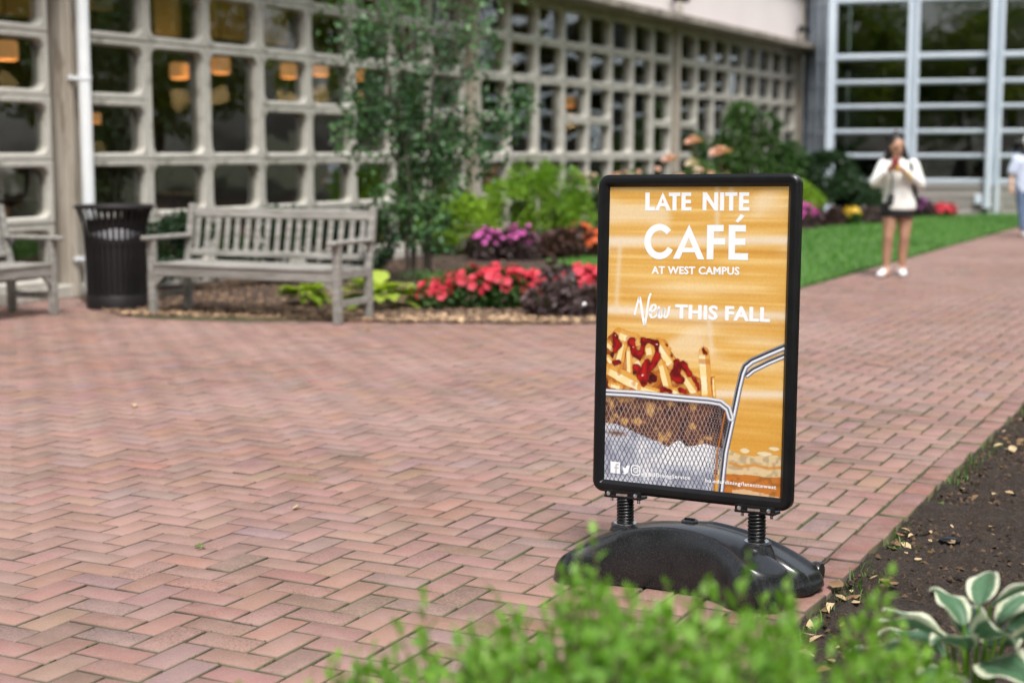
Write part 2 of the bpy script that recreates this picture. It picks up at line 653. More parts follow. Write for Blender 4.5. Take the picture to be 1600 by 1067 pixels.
bricks = []                              # (centre d, centre n, along-walk?, length)
for j in range(-80, 320):
    d0 = O_D + W * j
    if d0 < 1.2 or d0 > 33.5:
        continue
    for i in range(-130, 60):
        k = (i + j) % 4
        if k not in (0, 2):
            continue
        n0 = O_N + W * i
        if k == 0:
            a0, a1, b0, b1 = n0, n0 + 2 * W, d0, d0 + W
        else:
            a0, a1, b0, b1 = n0, n0 + W, d0, d0 + 2 * W
        a1 = min(a1, N_IN)
        if b0 > 12.3:
            a0 = max(a0, LAWN_N)
        if a1 - a0 < .02:
            continue
        dc, nc = (b0 + b1) / 2, (a0 + a1) / 2
        if nc < LAWN_N + .02 and dc > bed_edge(nc) + .03:
            continue
        if nc < -9.75:
            continue
        c = dn(dc, nc)
        if c.y < .9 or abs(c.x) > .47 * c.y + 1.2:
            continue
        bricks.append((c, a1 - a0, b1 - b0, dc, nc))

ROT_BRICK = math.atan2(N.y, N.x)


def in_view_area(c, lx, ly):
    x, y, z = view_px(c)
    if not (-10 < x < 1034 and 0 < y < 690):
        return 0
    # hidden by the leafy bush in the foreground or by the sign's foot
    if 470 < x < 960 and y > 600 - abs(x - 640) * .05:
        return 0
    if 590 < x < 800 and 180 < y < 500:
        return 0
    return lx * ly * CAM_H / z ** 3 * 1e4


order = sorted(range(len(bricks)), key=lambda q: -in_view_area(*bricks[q][:3]))
single = set(order[:298])
variants = {}
rb = np.random.default_rng(3)
BV, BF, BC, nb = [], [], [], 0
ca, sa = math.cos(ROT_BRICK), math.sin(ROT_BRICK)
for q, (c, lx, ly, dc, nc) in enumerate(bricks):
    tone = brick_tone(rb)
    dz = rb.normal(0, .0011)
    rz = rb.normal(0, .004)
    if q in single:
        key = (round(lx, 3), round(ly, 3), nc > -2.7)
        pool = variants.setdefault(key, [])
        if len(pool) < 40:
            v, f = brick_verts(lx, ly, rb, gap=.0018 + .0021 * min(max((nc + 3.2) / .8, 0), 1))
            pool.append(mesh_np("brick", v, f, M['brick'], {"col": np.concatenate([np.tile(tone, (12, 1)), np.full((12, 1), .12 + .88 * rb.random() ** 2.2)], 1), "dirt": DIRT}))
            me = pool[-1]
        else:
            me = pool[rb.integers(len(pool))]
        link("brick", me, pave, loc=(c.x, c.y, dz), rot=(rb.normal(0, .0022), rb.normal(0, .0022), ROT_BRICK + rz))
    else:
        v, f = brick_verts(lx, ly, rb, gap=.0018 + .0021 * min(max((nc + 3.2) / .8, 0), 1))
        x = v[:, 0] * ca - v[:, 1] * sa + c.x
        y = v[:, 0] * sa + v[:, 1] * ca + c.y
        BV.append(np.stack([x, y, v[:, 2] + dz], 1))
        BF.append(f + nb)
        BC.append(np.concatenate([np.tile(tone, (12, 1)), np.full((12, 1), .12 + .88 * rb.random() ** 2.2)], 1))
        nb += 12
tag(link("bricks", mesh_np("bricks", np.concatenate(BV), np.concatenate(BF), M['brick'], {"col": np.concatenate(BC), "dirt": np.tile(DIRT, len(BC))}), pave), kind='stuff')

# the edging course beside the right bed, tipped and worn
d = 1.3
M['edge_brick'] = mat_brick("edge_brick_red", moss=1)
while d < 24:
    L = random.choice([.2, .2, .2, .13, .1])
    tone = brick_tone(rb) * np.array([.80, .66, .64])
    v, f = brick_verts(N_OUT - N_IN, L, rb, gap=.003, bev=.004, jit=.004, h=.075)
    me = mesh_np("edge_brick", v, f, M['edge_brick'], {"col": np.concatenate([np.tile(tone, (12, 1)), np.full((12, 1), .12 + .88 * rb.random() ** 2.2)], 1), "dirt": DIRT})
    p = dn(d + L / 2, (N_IN + N_OUT) / 2 + rb.normal(0, .004))
    link("edge_brick", me, pave, loc=(p.x, p.y, max(rb.normal(-.003, .003), -.007)), rot=(rb.normal(0, .012), rb.normal(.02, .018), ROT_BRICK + rb.normal(0, .02)))
    d += L + .004

# moss and weeds growing in the joints
mv, mf, mt = [], [], []
rm = np.random.default_rng(8)
for c, lx, ly, dc, nc in bricks:
    if c.y > 9 or rm.random() > (.5 if nc > -2.6 else .06):
        continue
    if math.sin(c.x * 1.7 + c.y * .9) + math.sin(c.y * 2.3 - c.x) < -.3:
        continue
    along = rm.random() < .5
    for _ in range(rm.integers(3, 12)):
        t = rm.uniform(-.5, .5)
        off = N * (lx * (.5 if along else t)) + D * (ly * (t if along else .5))
        p = c + off
        a = rm.uniform(0, 6.28)
        r_ = rm.uniform(.002, .0055)
        h = rm.uniform(.000, .004)
        b = len(mv)
        mv += [(p.x + math.cos(a) * r_, p.y + math.sin(a) * r_, -.003), (p.x - math.sin(a) * r_ * .6, p.y + math.cos(a) * r_ * .6, h),
               (p.x - math.cos(a) * r_, p.y - math.sin(a) * r_, -.002), (p.x + math.sin(a) * r_ * .6, p.y - math.cos(a) * r_ * .6, h * .6)]
        mf.append((b, b + 1, b + 2, b + 3))
        mt += [rm.random()] * 4
M['moss'] = mat_leaf("joint_moss", (.05, .06, .018), (.12, .16, .04), .9, .1)
tag(link("moss", mesh_np("moss", mv, mf, M['moss'], {"tone": mt}), pave), kind='stuff')


# right-hand bed of dark soil
def soil_z(p, d, n):
    e = n - N_OUT
    z = -.026 + .016 * np.clip(e / .8, 0, 1) + .012 * snoise(p, 9, 4) + .010 * snoise(p, 40, 5, 3) + .006 * np.random.default_rng(1).normal(size=len(p))
    return np.minimum(z, -.010 + np.clip(e, 0, 1) * .25)


soil = link("soil_bed", grid_dn("soil_bed", .4, 17.0, N_OUT - .004, 3.4, .02, soil_z, M['soil']))
tag(soil, kind='structure')
sheet("soil_bed", [dn(17.0, N_OUT), dn(34, N_OUT), dn(34, 3.4), dn(17.0, 3.4)], -0.022, M['soil'])


def crumbs(name, count, area, zf, size, mat, seed, tone=(0, 1), flat=.35, parent=None):
    r = np.random.default_rng(seed)
    V, F, T = [], [], []
    for k in range(count):
        p, ok = area(r)
        if not ok:
            continue
        s = size * r.uniform(.5, 1.6)
        a = r.uniform(0, 6.28)
        ex, ey, ez = s, s * r.uniform(.35, .8), s * flat * r.uniform(.5, 1.4)
        u = Vector((math.cos(a), math.sin(a), r.normal(0, .3)))
        w = Vector((-math.sin(a), math.cos(a), r.normal(0, .3)))
        b = len(V)
        V += [tuple(p + u * ex), tuple(p + w * ey), tuple(p - u * ex), tuple(p - w * ey), tuple(p + Vector((0, 0, ez)))]
        F += [(b, b + 1, b + 4), (b + 1, b + 2, b + 4), (b + 2, b + 3, b + 4), (b + 3, b, b + 4)]
        T += [r.uniform(*tone) ** 1.5] * 5
    o = link(name, mesh_np(name, V, F, mat, {"tone": T}), parent)
    return tag(o, kind='stuff')


def area_right(r):
    d, n = 1.8 + 12 * r.random() ** 1.25, N_OUT + .02 + 2.6 * r.random() ** 1.3
    return dn(d, n, -.018 + .014 * min((n - N_OUT) / .8, 1)), True


M['crumb'] = mat_leaf("soil_crumb", (.014, .009, .006), (.11, .068, .04), .95, 0)
crumbs("soil_crumbs", 17000, area_right, 0, .009, M['crumb'], 21, flat=.7)


# planting bed along the facade and round the bench
def mound(d, n):
    return .045 * min(max((d - bed_edge(n)) / .5, 0), 1)


LAWN_POLY = [(-4.11, 11.9), (-4.11, 34), (-5.2, 33.6), (-6.3, 31.0), (-6.9, 28.0), (-7.05, 24.0), (-7.2, 20.0), (-7.95, 17.6), (-7.9, 16.6), (-7.1, 15.2), (-5.6, 13.3), (-4.7, 12.3)]
bed_poly = [(n, d) for n, d in BED_LINE] + [(-4.13, 34.2), (-9.9, 34.2)]
bm_ = MB()
top = [dn(d_, n_, .012) for n_, d_ in bed_poly]
sheet("mulch_bed", top, .012, M['mulch'], skirt=.06)
sheet("lawn", [dn(d_, n_) for n_, d_ in LAWN_POLY], .026, M['lawn'], skirt=.05)


def in_poly(n, d, poly):
    c = False
    j = len(poly) - 1
    for i in range(len(poly)):
        (ni, di), (nj, dj) = poly[i], poly[j]
        if (di > d) != (dj > d) and n < (nj - ni) * (d - di) / (dj - di) + ni:
            c = not c
        j = i
    return c


def area_bed(r):
    n = r.uniform(-9.4, -4.15)
    b = bed_edge(n)
    d = b + (-.06 + 5.5 * r.random() ** 2.2 if r.random() < .85 else 16 * r.random())
    return dn(d, n, .014), not in_poly(n, d, LAWN_POLY)


crumbs("bark_chips", 9000, area_bed, 0, .022, M['chip'], 31, tone=(0, .55), flat=.4)


def area_litter(r):
    n = r.uniform(-8.3, -4.3)
    b = bed_edge(n)
    d = b - .03 + .55 * r.random() ** 1.6
    return dn(d, n, .018), True


crumbs("leaf_litter", 800, area_litter, 0, .026, M['chip'], 32, tone=(.55, 1.0), flat=.25)
# a green film of moss where the bricks meet the bed
mo = [dn(bed_edge(n_) - .02, n_, 0) for n_ in (-8.1, -7.6, -7.0, -6.5)] + [dn(bed_edge(n_) - w_, n_, 0) for n_, w_ in ((-6.5, .10), (-7.0, .22), (-7.6, .26), (-8.1, .12))]
M['moss_film'] = mat_noise("moss_film", (.045, .06, .02), (.10, .10, .045), 9, .95, .4, .004)
sheet("moss_strip", mo, .006, M['moss_film'])

# lawn blades
rl = np.random.default_rng(14)
P = []
while len(P) < 16000:
    n_ = rl.uniform(-7.6, -4.05)
    d_ = 11.9 + 21 * rl.random() ** 1.3
    if in_poly(n_, d_, LAWN_POLY) or (n_ > -4.14 and d_ > 12.2):
        P.append((D.x * d_ + N.x * n_, D.y * d_ + N.y * n_, .02))
P = np.array(P)
a = rl.uniform(0, 6.28, len(P))
h = rl.uniform(.025, .06, len(P))
wv = rl.uniform(.006, .014, len(P))
ln = rl.normal(0, .022, (len(P), 2))
V = np.empty((len(P), 3, 3))
V[:, 0] = P + np.stack([np.cos(a) * wv, np.sin(a) * wv, 0 * a], 1)
V[:, 1] = P - np.stack([np.cos(a) * wv, np.sin(a) * wv, 0 * a], 1)
V[:, 2] = P + np.stack([ln[:, 0], ln[:, 1], h], 1)
tone = np.clip(.5 + .3 * snoise(P, .9, 2) + rl.normal(0, .15, len(P)), 0, 1)
tag(link("grass", mesh_np("grass", V.reshape(-1, 3), np.arange(len(P) * 3).reshape(-1, 3), M['blade'], {"tone": np.repeat(tone, 3)})), kind='stuff')

# ================================================================ LONG CONCRETE BUILDING
P0 = Vector((-3.962, 13.793, 0))
hall = empty("dining_hall", P0, math.atan2(D.y, D.x), "long concrete building with a grid of rounded square windows", "building")
CELL, PITCH, BAY, PIL = .9035, .553, 7.62, .25
Z_ROWS = [.12 + PITCH * k for k in range(7)]          # cell boundaries, six rows
FD0, FD1 = -.045, .055


def rrect(w, h, r, n=6):
    pts = []
    for cx, cz, a0 in ((w / 2 - r, h / 2 - r, 0), (-w / 2 + r, h / 2 - r, 90), (-w / 2 + r, -h / 2 + r, 180), (w / 2 - r, -h / 2 + r, 270)):
        for k in range(n + 1):
            a = math.radians(a0 + 90 * k / n)
            pts.append((cx + r * math.cos(a), cz + r * math.sin(a)))
    return pts


def frame_mesh(h):
    ow, oh = CELL - .122, h - .120
    n = 6
    op = rrect(ow, oh, .095, n)
    op2 = rrect(ow + .020, oh + .020, .10, n)

    def outer(w, hh):
        pts = []
        for q, (sx, sz, side_first) in enumerate(((1, 1, True), (-1, 1, False), (-1, -1, True), (1, -1, False))):
            i0, i1 = op2[q * (n + 1)], op2[q * (n + 1) + n]
            cx, cz = sx * w / 2, sz * hh / 2
            for k in range(n + 1):
                t = k / n
                if side_first:
                    pts.append((cx, i0[1] + (cz - i0[1]) * 2 * t) if t <= .5 else (cx + (i1[0] - cx) * (2 * t - 1), cz))
                else:
                    pts.append((i0[0] + (cx - i0[0]) * 2 * t, cz) if t <= .5 else (cx, cz + (i1[1] - cz) * (2 * t - 1)))
        return pts
    loops = [(outer(CELL - .003, h - .003), FD1), (outer(CELL - .003, h - .003), FD0 + .014), (outer(CELL - .024, h - .024), FD0),
             (op2, FD0), (rrect(ow + .012, oh + .012, .10, n), FD0 + .012), (op, FD0 + .03), (rrect(ow - .012, oh - .012, .09, n), FD1)]
    m = MB()
    L = len(op)
    vs, fs = [], []
    for pts, y in loops:
        vs += [(x, y, z) for x, z in pts]
    for q in range(len(loops) - 1):
        for k in range(L):
            k2 = (k + 1) % L
            fs.append((q * L + k, q * L + k2, (q + 1) * L + k2, (q + 1) * L + k))
    m.add(vs, fs)
    me = m.mesh("window_frame", M['concrete'])
    p = MB()
    p.box((0, FD1 - .02, 0), (ow - .004, .006, oh - .004))
    return me, p.mesh("window_pane", M['glass'])


FR1, PN1 = frame_mesh(PITCH)
FR2, PN2 = frame_mesh(2 * PITCH)
rp = np.random.default_rng(41)


def window_at(u, z, tall):
    fr, pn = (FR2, PN2) if tall else (FR1, PN1)
    f = link("window_frame", fr, hall, loc=(u, rp.normal(0, .003), z))
    link("window_pane", pn, f, rot=(rp.normal(0, .010), 0, rp.normal(0, .012)))


TALL = {1, 2, 5, 6}
for bay in range(-1, 3):
    for c_ in range(8):
        if bay == -1 and c_ < 4:
            continue
        u = bay * BAY + PIL / 2 + .015 + CELL * (c_ + .5)
        for r_ in range(6):
            if c_ in TALL and r_ == 2:
                window_at(u, Z_ROWS[3], True)
            elif c_ in TALL and r_ == 3:
                continue
            else:
                window_at(u, Z_ROWS[r_] + PITCH / 2, False)
for k in range(0, 4):
    m = MB()
    u = k * BAY + (0 if k < 3 else .1)
    m.box((u, .03, 1.76), (PIL - .03, .20, 3.52), bev=.015)
    m.box((u - .055, -.085, 1.76), (.07, .03, 3.515), bev=.008)
    m.build("pillar", M['pillar'], hall)
m = MB()
U0, U1 = -4.0, 23.35
m.box(((U0 + U1) / 2, .05, .06), (U1 - U0, .26, .12), bev=.01)
m.build("plinth", M['concrete'], hall)
m = MB()
m.box(((U0 + U1) / 2, .04, 3.47), (U1 - U0, .16, .06))
m.build("lintel", M['pillar'], hall)
m = MB()
for k in range(14):
    L = (U1 + .35 - U0) / 14
    m.box((U0 + L * (k + .5), .0 - .17, 3.565 + rp.normal(0, .002)), (L - .006, .56, .13), bev=.018)
m.build("eave", M['eave'], hall)
for k in range(-1, 3):
    m = MB()
    a0 = k * BAY + .12 if k >= 0 else U0
    m.box(((a0 + (k + 1) * BAY - .12) / 2, .0, 4.2), ((k + 1) * BAY - .12 - a0, .16, 1.13), bev=.006)
    m.build("wall_panel", M['stucco'], hall)
for k in range(0, 4):
    m = MB()
    m.box((k * BAY, -.015, 4.2), (.2, .2, 1.13), bev=.008)
    m.build("pilaster", M['cream'], hall)
m = MB()
m.box(((3 * BAY + .12 + U1 + .3) / 2, .03, 4.2), (U1 + .3 - 3 * BAY - .12, .16, 1.13))
m.build("wall_panel", M['stucco'], hall)
m = MB()
m.box(((U0 + U1 + .3) / 2, -.04, 4.88), (U1 + .3 - U0, .3, .22), bev=.02)
m.build("cornice", M['cream'], hall)
m = MB()
m.box(((U0 + U1 + .3) / 2, .06, 5.7), (U1 + .3 - U0, .16, 1.42))
m.build("wall_panel", M['stucco'], hall)
for u in (BAY * 2 - .42, BAY * 3 - .42):
    m = MB()
    m.box((0, 0, 0), (.34, .20, .11), Matrix.Rotation(math.radians(18), 3, 'X'), bev=.02)
    fl = m.build("floodlight", M['can'], hall, loc=(u, -.26, 3.93))
    m = MB()
    m.bar((0, .03, .0), (0, .16, -.06), .05, .05)
    m.build("bracket", M['can'], fl)
m = MB()
m.tube([(.04, -.17, .05), (.04, -.17, 3.48)], .058, 14)
dp = m.build("downpipe", M['white_pipe'], hall, smooth=True)
for z in (.35, 1.95, 3.3):
    m = MB()
    m.lathe([(.064, -.02), (.064, .02)], 14, (.04, -.17, z))
    m.box((-.05, -.115, z), (.10, .03, .035))
    m.build("bracket", M['white_pipe'], dp)
# the rooms behind the glass
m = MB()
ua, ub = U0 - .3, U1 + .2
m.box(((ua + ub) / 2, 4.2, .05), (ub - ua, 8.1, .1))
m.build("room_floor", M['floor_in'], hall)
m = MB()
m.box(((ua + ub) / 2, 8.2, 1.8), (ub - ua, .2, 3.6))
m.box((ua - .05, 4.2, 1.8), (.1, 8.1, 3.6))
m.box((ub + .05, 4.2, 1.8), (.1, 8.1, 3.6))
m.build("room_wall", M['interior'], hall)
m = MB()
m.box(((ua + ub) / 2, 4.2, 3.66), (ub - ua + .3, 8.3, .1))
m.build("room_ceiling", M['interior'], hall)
for (u, w_, v) in ((1.9, 1.0, 2.5), (1.8, .30, 1.2), (5.6, .75, 2.5), (6.7, .5, 2.5), (4.9, .5, 2.9), (11.2, 1.4, 2.6), (14, .8, 2.8)):
    m = MB()
    m.box((u, v, 3.05), (w_, .12, .62))
    m.build("soffit_panel", M['soffit'], hall)
HR = hall.rotation_euler.z


def hall_pt(u, v, z):
    return P0 + D * u - N * v + Vector((0, 0, z))


lampm = MB()
lampm.lathe([(.14, -.16), (.17, -.13), (.17, .13), (.14, .16)], 16)
lamp_me = lampm.mesh("lamp_shade", M['lamp'], True)
cm = MB()
cm.tube([(0, 0, .16), (0, 0, 1.2)], .008, 5)
cord_me = cm.mesh("cord", M['can'])
LAMP_AT = ("in the second window from the top of the left bay", "at the top of the left one of the two tall windows", "at the top of the right one of the two tall windows", "in the small window just right of the two tall windows",
           "in the small window just left of the tree", "half hidden by the left leaves of the tree", "low behind the white downpipe", "in the middle bay right of the tree")
for (u, v, z), where in zip(((.90, 1.6, 2.29), (4.55, 2.4, 2.28), (4.72, 1.9, 2.34), (6.58, 2.2, 2.37), (7.64, 2.4, 2.45), (8.59, 2.4, 2.43), (1.69, 1.2, 1.64), (15.1, 2.0, 2.2)), LAMP_AT):
    p = hall_pt(u, v, z)
    t = empty("pendant_lamp", p, 0, "amber lamp glowing inside " + where, "lamp", "pendant lamps inside the dining hall")
    s_ = .55 if z < 2 else 1.0
    link("lamp_shade", lamp_me, t).scale = (s_ * .68, s_ * .68, s_ * .62)
    pl = bpy.data.lights.new("lamp_bulb", 'POINT')
    pl.energy = 5 * s_
    pl.color = (1.0, .62, .28)
    pl.shadow_soft_size = .12
    link("lamp_bulb", pl, t, loc=(0, 0, -.34))
    cd = link("cord", cord_me, t)
    cd.scale = (1, 1, (3.58 - z) / 1.2)

# tables and chairs dimly seen through the glass
m = MB()
m.lathe([(.42, .0), (.45, .015), (.45, .03)], 20, (0, 0, .70))
tbl_top = m.mesh("table_top", M['floor_in'])
m = MB()
m.lathe([(.22, 0), (.22, .02), (.035, .05), (.035, .70)], 12)
tbl_leg = m.mesh("pedestal", M['can'])
for u, where in ((-1.6, "bottom window of the left bay"), (.9, "bottom window above the trash can"), (3.4, "bottom windows above the bench")):
    t = empty("cafe_table", hall_pt(u, 1.6, .1), 0, "round cafe table dimly seen inside the " + where, "table", "tables inside the dining hall")
    link("table_top", tbl_top, t)
    link("pedestal", tbl_leg, t)

# ================================================================ GLASS BUILDING AT THE END
G0 = Vector((8.67, 32.45, 0))
GA = math.radians(-18)
gh = empty("glass_building", G0, GA, "tall glazed building with pale blue steel frames on a grey concrete base", "building")
cols = [-1.945, -.27, 1.42, 3.11, 4.80, 6.49]
cw = [.17, .24, .24, .24, .24, .24]
GZ = [.68, 1.21, 1.72, 2.24, 2.75, 3.28]
HB = [.12, .10, .10, .10, .10, .13]
for x, w_ in zip(cols, cw):
    m = MB()
    if w_ > .2:
        m.box((x - .08, -.05, 3.35), (.075, .22, 6.7), bev=.006)
        m.box((x + .08, -.05, 3.35), (.075, .22, 6.7), bev=.006)
        m.box((x, .0, 3.35), (.086, .12, 6.695))
    else:
        m.box((x, -.04, 3.35), (w_, .24, 6.7), bev=.006)
    m.build("column", M['steel_blue'], gh)
pmesh = {}


def gpane(x0, x1, z0, z1, y=.04, rot=0, parent=gh):
    k = (round(x1 - x0, 3), round(z1 - z0, 3))
    if k not in pmesh:
        m = MB()
        m.box((0, 0, 0), (k[0], .012, k[1]))
        pmesh[k] = m.mesh("window_pane", M['glass2'])
    link("window_pane", pmesh[k], parent, loc=((x0 + x1) / 2, y, (z0 + z1) / 2), rot=(rp.normal(0, .004), 0, rot + rp.normal(0, .005)))


for a_, b_ in zip(range(5), range(1, 6)):
    x0, x1 = cols[a_] + cw[a_] / 2, cols[b_] - cw[b_] / 2
    zs = GZ + [4.50]
    hb = HB + [.22]
    for z, hgt in zip(zs, hb):
        m = MB()
        m.box(((x0 + x1) / 2, -.02, z + .018), (x1 - x0 - .004, .17, hgt - .036), bev=.008)
        m.box(((x0 + x1) / 2, .01, z - hgt / 2 + .022), (x1 - x0 - .004, .14, .032))
        m.build("transom", M['steel_blue'], gh)
    for q in range(6):
        gpane(x0, x1, zs[q] + hb[q] / 2, zs[q + 1] - hb[q + 1] / 2)
    gpane(x0, x1, 4.61, 6.6)
    m = MB()
    cx, w_ = (x0 + x1) / 2, x1 - x0 + .24
    m.box((cx, .02, .31), (w_ - .01, .22, .62), bev=.01)
    m.box((cx, -.10, .57), (w_ - .03, .05, .06), bev=.008)
    m.box((cx, -.10, .05), (w_ - .03, .05, .10), bev=.008)
    m.box((cx - w_ / 2 + .10, -.10, .31), (.14, .05, .40), bev=.008)
    m.box((cx + w_ / 2 - .12, -.10, .31), (.14, .05, .40), bev=.008)
    for zz in (.21, .31, .41):
        m.box((cx, -.098, zz), (w_ - .45, .03, .07), bev=.006)
    m.build("base_panel", M['base_stone'], gh)
m = MB()
m.tube([(1.30, -.26, .16), (1.30, -.26, 6.6)], .055, 10)
m.box((1.30, -.24, .18), (.17, .17, .04))
dp2 = m.build("downpipe", M['steel_blue'], gh, smooth=True)
m = MB()
m.box((1.14, -.18, .33), (.16, .1, .2), bev=.01)
m.build("valve_box", M['steel_blue'], dp2)
M['painted_pane'] = mat_noise("blue_grey_pane_reflection", (.20, .25, .31), (.27, .32, .39), 1.5, .3, .03, .002)  # opaque panes of the return; the glass's pale reflection is put into this colour
# the narrow glazed return between the two buildings
ret0, ret1 = Vector((-1.95, .10, 0)), None
e = P0 + D * 23.45 - G0
ex, ey = e.x * math.cos(-GA) - e.y * math.sin(-GA), e.x * math.sin(-GA) + e.y * math.cos(-GA)
ret1 = Vector((ex, ey, 0))
rdir = (ret1 - ret0)
rl_ = rdir.length
ra = math.atan2(rdir.y, rdir.x)
for k in range(5):
    p = ret0 + rdir * (k + .15) / 4.3
    m = MB()
    m.box((0, 0, 3.3), (.07, .10, 6.6), bev=.006)
    m.build("mullion", M['steel_blue'], gh, loc=p, rot=(0, 0, ra))
for z in GZ + [4.5]:
    m = MB()
    m.bar(ret0 + Vector((0, 0, z)), ret1 + Vector((0, 0, z)), .06, .07)
    m.build("transom", M['steel_blue'], gh)
for k in range(4):
    p = ret0 + rdir * (k + .65) / 4.3
    m = MB()
    m.box((0, 0, 0), (rl_ / 4.3 - .07, .012, 6.0))
    link("opaque_pane", m.mesh("opaque_pane", M['painted_pane']), gh, loc=(p.x, p.y, 3.6), rot=(0, 0, ra))
m = MB()
m.bar(ret0 + Vector((.03, 0, .3)), ret1 + Vector((.03, 0, .3)), .18, .6)
m.build("base_panel", M['base_stone'], gh)
m = MB()
m.box((2.4, 5.2, .05), (10, 10.2, .1))
m.build("room_floor", M['floor_in'], gh)
m = MB()
m.box((2.4, 10.2, 3.3), (10, .2, 6.6))
m.box((7.3, 5.2, 3.3), (.2, 10, 6.6))
m.box((-2.75, 6.4, 3.3), (.2, 7.6, 6.6))
m.build("room_wall", M['interior'], gh)
m = MB()
m.box((2.4, 5.1, 6.72), (10.2, 10.6, .14))
m.build("roof", M['cream'], gh)
for zz in (3.3,):
    m = MB()
    m.box((2.6, 5.8, zz), (9.2, 8.6, .2))
    m.build("room_ceiling", M['interior'], gh)

# ---------------------------------------------------------------- what is printed on the poster (x to the right, y up, height 1)
FRIES= [((0.045, 0.5035), (0.1138, 0.4843), 0.0178), ((0.0022, 0.4687), (0.0211, 0.4532), 0.0119), ((0.0641, 0.4717), (0.0481, 0.3912), 0.0142), ((0.0875, 0.4504), (0.0897, 0.3692), 0.0111), ((0.1179, 0.4155), (0.1297, 0.3978), 0.019), ((0.1639, 0.4624), (0.169, 0.4384), 0.0178), ((0.1948, 0.4761), (0.2474, 0.4125), 0.0182), ((0.007, 0.3807), (0.1315, 0.3311), 0.0198), ((0.2099, 0.4084), (0.2339, 0.3335), 0.015), ((0.2899, 0.3769), (0.3369, 0.3202), 0.0158), ((0.3617, 0.4565), (0.3759, 0.3109), 0.0178), ((0.1316, 0.3271), (0.1991, 0.3112), 0.0119), ((0.0177, 0.3281), (0.0546, 0.3222), 0.0099), ((0.2518, 0.3247), (0.2784, 0.3124), 0.0099), ((0.0059, 0.4217), (0.0202, 0.4019), 0.0099), ((0.2125, 0.481), (0.2308, 0.4578), 0.0119), ((0.3981, 0.3715), (0.4037, 0.3128), 0.0055)]
KETCH= [((0.0289, 0.5049), (0.0341, 0.4805), 0.0099), ((0.0415, 0.4645), (0.0328, 0.4477), 0.0111), ((0.0294, 0.4024), (0.0476, 0.4075), 0.0099), ((0.0949, 0.4793), (0.1069, 0.4392), 0.0127), ((0.1069, 0.4392), (0.129, 0.4242), 0.0099), ((0.1386, 0.4855), (0.1353, 0.4407), 0.0131), ((0.1386, 0.4855), (0.1881, 0.4778), 0.0079), ((0.1903, 0.4779), (0.1937, 0.4317), 0.0071), ((0.1937, 0.4317), (0.1615, 0.3855), 0.015), ((0.1163, 0.391), (0.1446, 0.3441), 0.0111), ((0.2444, 0.4404), (0.2454, 0.4364), 0.0087), ((0.2604, 0.4192), (0.2677, 0.3916), 0.0127), ((0.289, 0.4128), (0.3116, 0.3822), 0.0079), ((0.3293, 0.3674), (0.3474, 0.3328), 0.0127), ((0.2592, 0.3791), (0.2729, 0.36), 0.0166), ((0.278, 0.3283), (0.2957, 0.3215), 0.0079), ((0.3593, 0.4651), (0.3713, 0.4522), 0.0119), ((0.2165, 0.3244), (0.2387, 0.3198), 0.0079), ((0.2237, 0.4755), (0.2269, 0.4716), 0.0032), ((0.1562, 0.4135), (0.1437, 0.3764), 0.0158)]
DARK= [((0.1618, 0.3734), (0.18, 0.3583), 0.0166), ((0.1349, 0.3718), (0.167, 0.3455), 0.0055)]
HEAP= [(-0.005, 0.4786), (0.0263, 0.5129), (0.0628, 0.5187), (0.1225, 0.4969), (0.1945, 0.4882), (0.2305, 0.4698), (0.2669, 0.4236), (0.2933, 0.417), (0.3203, 0.3827), (0.3509, 0.3687), (0.4021, 0.3797), (0.4039, 0.3049), (0.0007, 0.2778)]
RIM= [(-0.0046, 0.3), (0.1187, 0.302), (0.2525, 0.2987), (0.3827, 0.2975), (0.4254, 0.2938), (0.4513, 0.2767), (0.4625, 0.2462)]
HAND1= [(0.6537, 0.4928), (0.5889, 0.4636), (0.5316, 0.4361), (0.509, 0.4173), (0.4991, 0.3932), (0.4877, 0.3418), (0.4727, 0.2626), (0.4462, 0.1316), (0.4344, 0.0016)]
HAND2= [(0.6543, 0.4647), (0.5895, 0.4354), (0.5364, 0.4071), (0.5167, 0.3904)]
BASKET= [(-0.009, 0.2936), (0.2526, 0.2947), (0.3828, 0.2916), (0.4426, 0.284), (0.4581, 0.2537), (0.4529, 0.2064), (0.4375, 0.1398), (0.407, -0.0089), (-0.0091, -0.0253)]
PAPER= [(-0.0061, 0.1934), (0.0398, 0.1948), (0.0812, 0.1838), (0.1223, 0.1687), (0.1765, 0.1529), (0.2034, 0.147), (0.2391, 0.132), (0.2563, 0.1454), (0.2779, 0.1591), (0.3089, 0.1398), (0.3348, 0.1439), (0.3732, 0.1549), (0.4076, 0.1479), (0.4501, 0.1436), (0.4155, -0.008), (-0.0089, -0.0334)]
SPILL= [(0.3991, 0.1453), (0.4628, 0.1408), (0.4967, 0.1281), (0.5466, 0.1265), (0.5958, 0.1404), (0.6489, 0.1334), (0.6503, 0.0685), (0.5974, 0.0636), (0.5356, 0.0656), (0.452, 0.0618), (0.4013, 0.0533)]
BROWN= [(0.4309, 0.0599), (0.5356, 0.0656), (0.5974, 0.0636), (0.6502, 0.0723), (0.6518, -0.0077), (0.424, -0.0072)]
BLOB= [(0.4742, 0.0094), (0.5158, 0.0173), (0.5904, 0.0092), (0.6517, -0.0001), (0.652, -0.0153), (0.4747, -0.01)]
STREAK= [(0.4638, 0.098), (0.5059, 0.09), (0.5514, 0.0999), (0.5968, 0.0924), (0.6496, 0.101)]
FOAM= [((0.5151, 0.1432), 0.0178, 0.0087), ((0.6159, 0.1582), 0.0198, 0.0067), ((0.5835, 0.1393), 0.0277, 0.0071)]
SEAMH= [((0.0039, 0.8185), (0.6428, 0.8283)), ((0.0031, 0.5835), (0.6448, 0.5864)), ((0.4162, 0.3234), (0.6448, 0.3345))]
